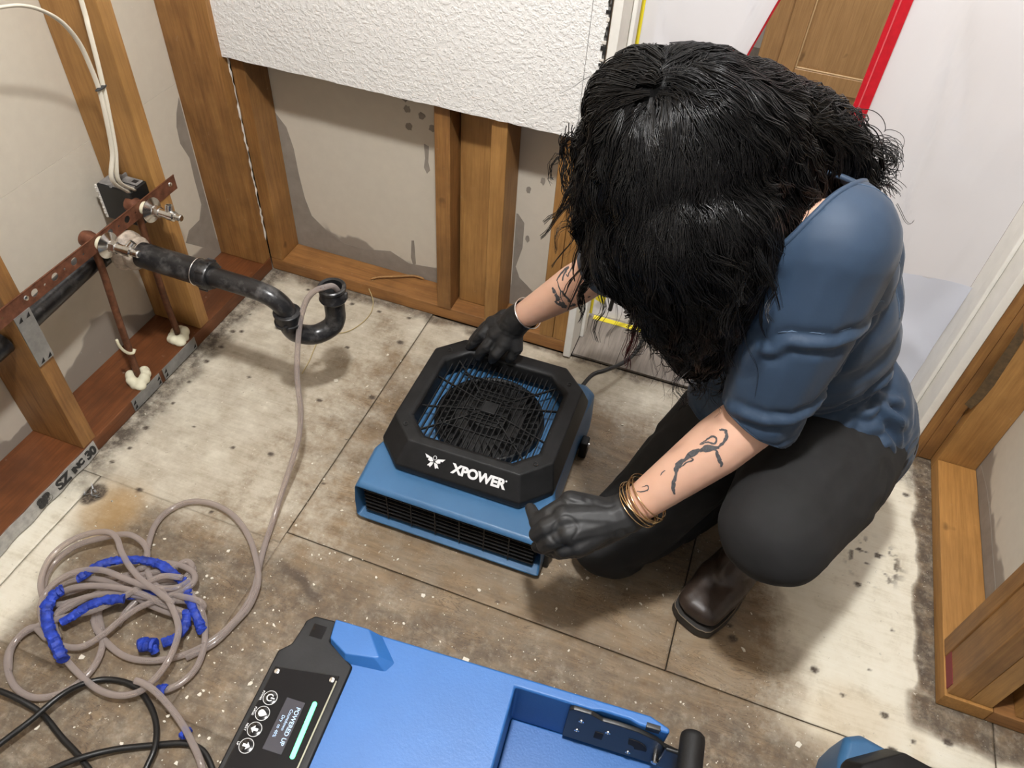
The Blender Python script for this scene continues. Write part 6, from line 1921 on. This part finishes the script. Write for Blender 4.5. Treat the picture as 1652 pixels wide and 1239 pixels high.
def clump(start, length, n_str, spread, free, curl, rad, lift0=0.003):
    pts, nrm = [], []
    p = start.copy()
    step = length/NS
    d = None
    ph, wl = rs.uniform(0, 6.28), rs.uniform(0.05, 0.10)
    tw = rs.choice((-1, 1))*rs.uniform(0.2, 0.9)
    q, n, _, _ = hb.find_nearest(p)
    for i in range(NS+1):
        rad_dir = p-crown
        R_ = rad_dir.length
        sw = n.cross(rad_dir.normalized()) if R_ > 1e-4 else V((1, 0, 0))
        des = rad_dir.normalized()*0.8 + V((0, 0, -0.6)) + sw*tw*math.exp(-R_/0.09) + V(mnoise.noise_vector(p*11+V((ph*0.15, 0, 0))))*0.75
        on = i < free
        if on:
            des = des - n*des.dot(n)
        des.normalize()
        d = des if d is None else (d*0.5+des*0.5).normalized()
        pts.append(p.copy()); nrm.append(n.copy())
        p = p + d*step
        q, n2, _, ds = hb.find_nearest(p)
        if on or (p-q).dot(n2) < 0.001:
            p = q + n2*0.0022
        if on:
            n = n2.copy()
    P = np.array(pts); N = np.array(nrm)
    T = np.gradient(P, axis=0); T /= np.linalg.norm(T, axis=1)[:, None]+1e-9
    Bv = np.cross(T, N); Bv /= np.linalg.norm(Bv, axis=1)[:, None]+1e-9
    Nn = np.cross(Bv, T)
    t = np.linspace(0, 1, NS+1)[:, None]
    base = rs.uniform(0, lift0)
    for s in range(n_str):
        o1, o2 = rs.gauss(0, spread), rs.gauss(0, spread*0.3)
        a = ph + rs.gauss(0, 0.35) + t*length/wl*6.28
        am = curl*rs.uniform(0.7, 1.25)*(0.15+0.85*t)
        k = np.maximum(1-0.65*t, 0.2)*np.minimum(1, 0.35+t*3)
        out = P + Bv*(o1*k + am*np.cos(a)) + Nn*(abs(o2)*k + base + am*0.5*(1+np.sin(a)))
        rr = rad*(1-0.7*t[:, 0]**3)*np.minimum(1, 0.5+t[:, 0]*4)
        SPL.append((out, rr))
top = [q for q in surf if (q[0]-crown).length < 0.13 and q[1].dot((cam.matrix_world.translation-q[0]).normalized()) > -0.2]
near_c = [q for q in surf if (q[0]-crown).length < 0.045]
mid_s = [q for q in surf if (q[0]-crown).length < 0.26]
for k in range(1020):
    r_ = rs.random()
    p, n = rs.choice(top) if r_ < 0.34 else (rs.choice(mid_s) if r_ < 0.75 else rs.choice(surf))
    fr = NS+1 if rs.random() < 0.9 else rs.randrange(10, 17)
    ln = rs.uniform(0.13, 0.28) if r_ < 0.6 else rs.uniform(0.08, 0.18)
    clump(p + n*0.002, ln, 9, 0.0060, fr, rs.uniform(0.0015, 0.006) if rs.random() < 0.65 else rs.uniform(0.006, 0.012), rs.uniform(0.00055, 0.00095), 0.008)
for k in range(150):                                  # whorl
    p, n = rs.choice(near_c)
    clump(p + n*0.002, rs.uniform(0.10, 0.20), 10, 0.0055, NS+1, rs.uniform(0.001, 0.0035), rs.uniform(0.0006, 0.0009), 0.004)
for k in range(90):                                   # flyaways round the silhouette
    p, n = rs.choice(surf)
    clump(p + n*0.003, rs.uniform(0.06, 0.14), 2, 0.005, rs.randrange(1, 6), rs.uniform(0.004, 0.009), 0.00032)
def lock(path, n, spread, curl, rad, store=None, tip=0.4):
    P_ = [V(q) for q in crom(path, 7)]
    m = len(P_)
    L = sum((P_[i+1]-P_[i]).length for i in range(m-1))
    ph, wl = rs.uniform(0, 6.28), rs.uniform(0.05, 0.07)
    for s in range(n):
        o = V((rs.gauss(0, spread), rs.gauss(0, spread), rs.gauss(0, spread)))
        p2 = ph + rs.gauss(0, 0.7)
        cut_ = rs.uniform(0.75, 1.0)
        out, rr = [], []
        for i in range(int(m*cut_)):
            t = i/(m-1)
            T = (P_[min(i+1, m-1)]-P_[max(i-1, 0)]).normalized()
            a1, a2 = frame_of(T)
            a = p2 + t*L/wl*6.28
            out.append(P_[i] + o*(1-(1-tip)*t) + (a1*math.cos(a)+a2*math.sin(a))*curl*(0.3+t))
            rr.append(rad*(1-0.7*t**2))
        (SPL if store is None else store).append((out, rr))
# loose locks: left side over the arm, right end over the shoulder, front ends
lock([(-0.1731, 0.8860, 0.8444), (-0.1916, 0.8975, 0.7936), (-0.1817, 0.8923, 0.7479), (-0.1679, 0.8911, 0.7090), (-0.1687, 0.8918, 0.6617), (-0.1673, 0.8817, 0.6033)], 60, 0.0045, 0.004, 0.0010, None, 0.25)
lock([(-0.1672, 0.8832, 0.8382), (-0.1915, 0.8878, 0.7794), (-0.1735, 0.8893, 0.7416), (-0.1587, 0.8880, 0.7029), (-0.1603, 0.8862, 0.6689)], 34, 0.006, 0.007, 0.0008)
lock([(-0.2041, 0.9170, 0.8471), (-0.2077, 0.9199, 0.7958), (-0.1917, 0.9220, 0.7575), (-0.1739, 0.9143, 0.7245), (-0.1743, 0.9081, 0.6832)], 22, 0.008, 0.008, 0.0007)
lock([(-0.2275, 0.9398, 0.8756), (-0.2325, 0.9442, 0.8443), (-0.2162, 0.9356, 0.8044), (-0.2008, 0.9345, 0.7787)], 20, 0.008, 0.007, 0.0008)
for a in range(9):
    dx, dy = rs.uniform(-14, 14), rs.uniform(-16, 16)
lock([(0.1414, 1.0908, 0.8723), (0.1688, 1.1057, 0.8647), (0.1918, 1.1164, 0.8483), (0.1937, 1.1073, 0.8309), (0.2135, 1.1014, 0.8264)], 24, 0.010, 0.012, 0.0008)
lock([(0.1347, 1.0686, 0.8709), (0.1603, 1.0697, 0.8577), (0.1746, 1.0598, 0.8428), (0.1938, 1.0641, 0.8356), (0.2107, 1.0862, 0.8403)], 24, 0.010, 0.012, 0.0008)
lock([(0.1102, 1.0811, 0.8911), (0.1467, 1.1045, 0.8789), (0.1765, 1.1271, 0.8651), (0.1944, 1.1369, 0.8449), (0.2110, 1.1385, 0.8313)], 24, 0.012, 0.012, 0.0007)
lock([(0.0602, 1.0557, 0.9230), (0.1075, 1.0846, 0.8979), (0.1442, 1.1027, 0.8745), (0.1626, 1.1040, 0.8592), (0.1844, 1.1055, 0.8464)], 24, 0.012, 0.010, 0.0007)
lock([(0.2085, 1.0187, 0.8421), (0.2279, 1.0159, 0.8238), (0.2389, 1.0232, 0.8204), (0.2414, 1.0247, 0.8241)], 2, 0.002, 0.003, 0.0004)
lock([(0.0057, 0.8667, 0.6595), (0.0078, 0.8722, 0.6053), (0.0295, 0.8856, 0.5614), (0.0516, 0.8832, 0.5311)], 26, 0.016, 0.008, 0.0009)
lock([(0.0469, 0.8735, 0.6690), (0.0715, 0.8830, 0.6205), (0.0734, 0.8754, 0.5825), (0.0726, 0.8727, 0.5506)], 26, 0.014, 0.008, 0.0009)
lock([(-0.0503, 0.8753, 0.7030), (-0.0513, 0.8983, 0.6366), (-0.0287, 0.9078, 0.5854), (-0.0119, 0.9131, 0.5464)], 26, 0.014, 0.008, 0.0009)
lock([(0.0620, 0.9044, 0.8703), (0.0662, 0.8886, 0.8445), (0.0713, 0.8755, 0.8066), (0.0720, 0.8629, 0.7545), (0.0802, 0.8476, 0.7035)], 30, 0.016, 0.008, 0.0009)
lock([(0.0674, 0.9323, 0.9001), (0.0787, 0.9007, 0.8861), (0.0785, 0.8769, 0.8464), (0.0828, 0.8682, 0.8153)], 18, 0.012, 0.008, 0.0008)
lock([(-0.0682, 0.9204, 0.6972), (-0.0925, 0.9845, 0.6192), (-0.1070, 1.0301, 0.5497), (-0.1006, 1.0568, 0.4873), (-0.0982, 1.0649, 0.4357)], 30, 0.012, 0.008, 0.0009)
lock([(-0.0637, 0.9345, 0.6824), (-0.0764, 0.9963, 0.6001), (-0.0743, 1.0392, 0.5258), (-0.0766, 1.0626, 0.4612), (-0.0882, 1.0654, 0.3910)], 30, 0.010, 0.007, 0.0009)
red_spl = []
lock([(-0.0954, 1.0535, 0.5138), (-0.0946, 1.0661, 0.4668), (-0.1001, 1.0755, 0.4177), (-0.0984, 1.0777, 0.3758), (-0.1011, 1.0780, 0.3475)], 16, 0.006, 0.004, 0.0010, red_spl)
def strands(name, spl, mat, parent, label=None, sides=3):
    co, fa = [], []
    base = 0
    ang = [2*math.pi*i/sides for i in range(sides)]
    for P, rr in spl:
        P = np.array(P, float); rr = np.array(rr, float)
        m = len(P)
        if m < 3:
            continue
        T = np.gradient(P, axis=0); T /= np.linalg.norm(T, axis=1)[:, None]+1e-9
        ref = np.array([0.3, 0.2, 0.93]) if abs(T[0, 2]) < 0.9 else np.array([0.9, 0.1, 0.1])
        U = np.cross(T, ref); U /= np.linalg.norm(U, axis=1)[:, None]+1e-9
        W_ = np.cross(T, U)
        rg = np.stack([P + (U*math.cos(a)+W_*math.sin(a))*rr[:, None] for a in ang], 1)
        co.append(rg.reshape(-1, 3))
        k = np.arange(m-1)[:, None]*sides + np.arange(sides)[None]
        k2 = np.arange(m-1)[:, None]*sides + (np.arange(sides)[None]+1) % sides
        fa.append(np.stack([k, k2, k2+sides, k+sides], -1).reshape(-1, 4)+base)
        base += m*sides
    co = np.concatenate(co); fa = np.concatenate(fa)
    me = bpy.data.meshes.new(name)
    me.vertices.add(len(co)); me.vertices.foreach_set('co', co.ravel())
    me.loops.add(fa.size); me.loops.foreach_set('vertex_index', fa.ravel().astype(np.int32))
    me.polygons.add(len(fa)); me.polygons.foreach_set('loop_start', np.arange(0, fa.size, 4, dtype=np.int32))
    me.polygons.foreach_set('use_smooth', np.ones(len(fa), dtype=bool))
    me.update(calc_edges=True)
    r = obj(name, me, mat, parent, label=label)
    r['kind'] = 'stuff'
    return r
strands('hair_strands', SPL, M['hair'], hair)
strands('red_tips', red_spl, M['hair_red'], hair, 'dark red ends of a hanging lock')
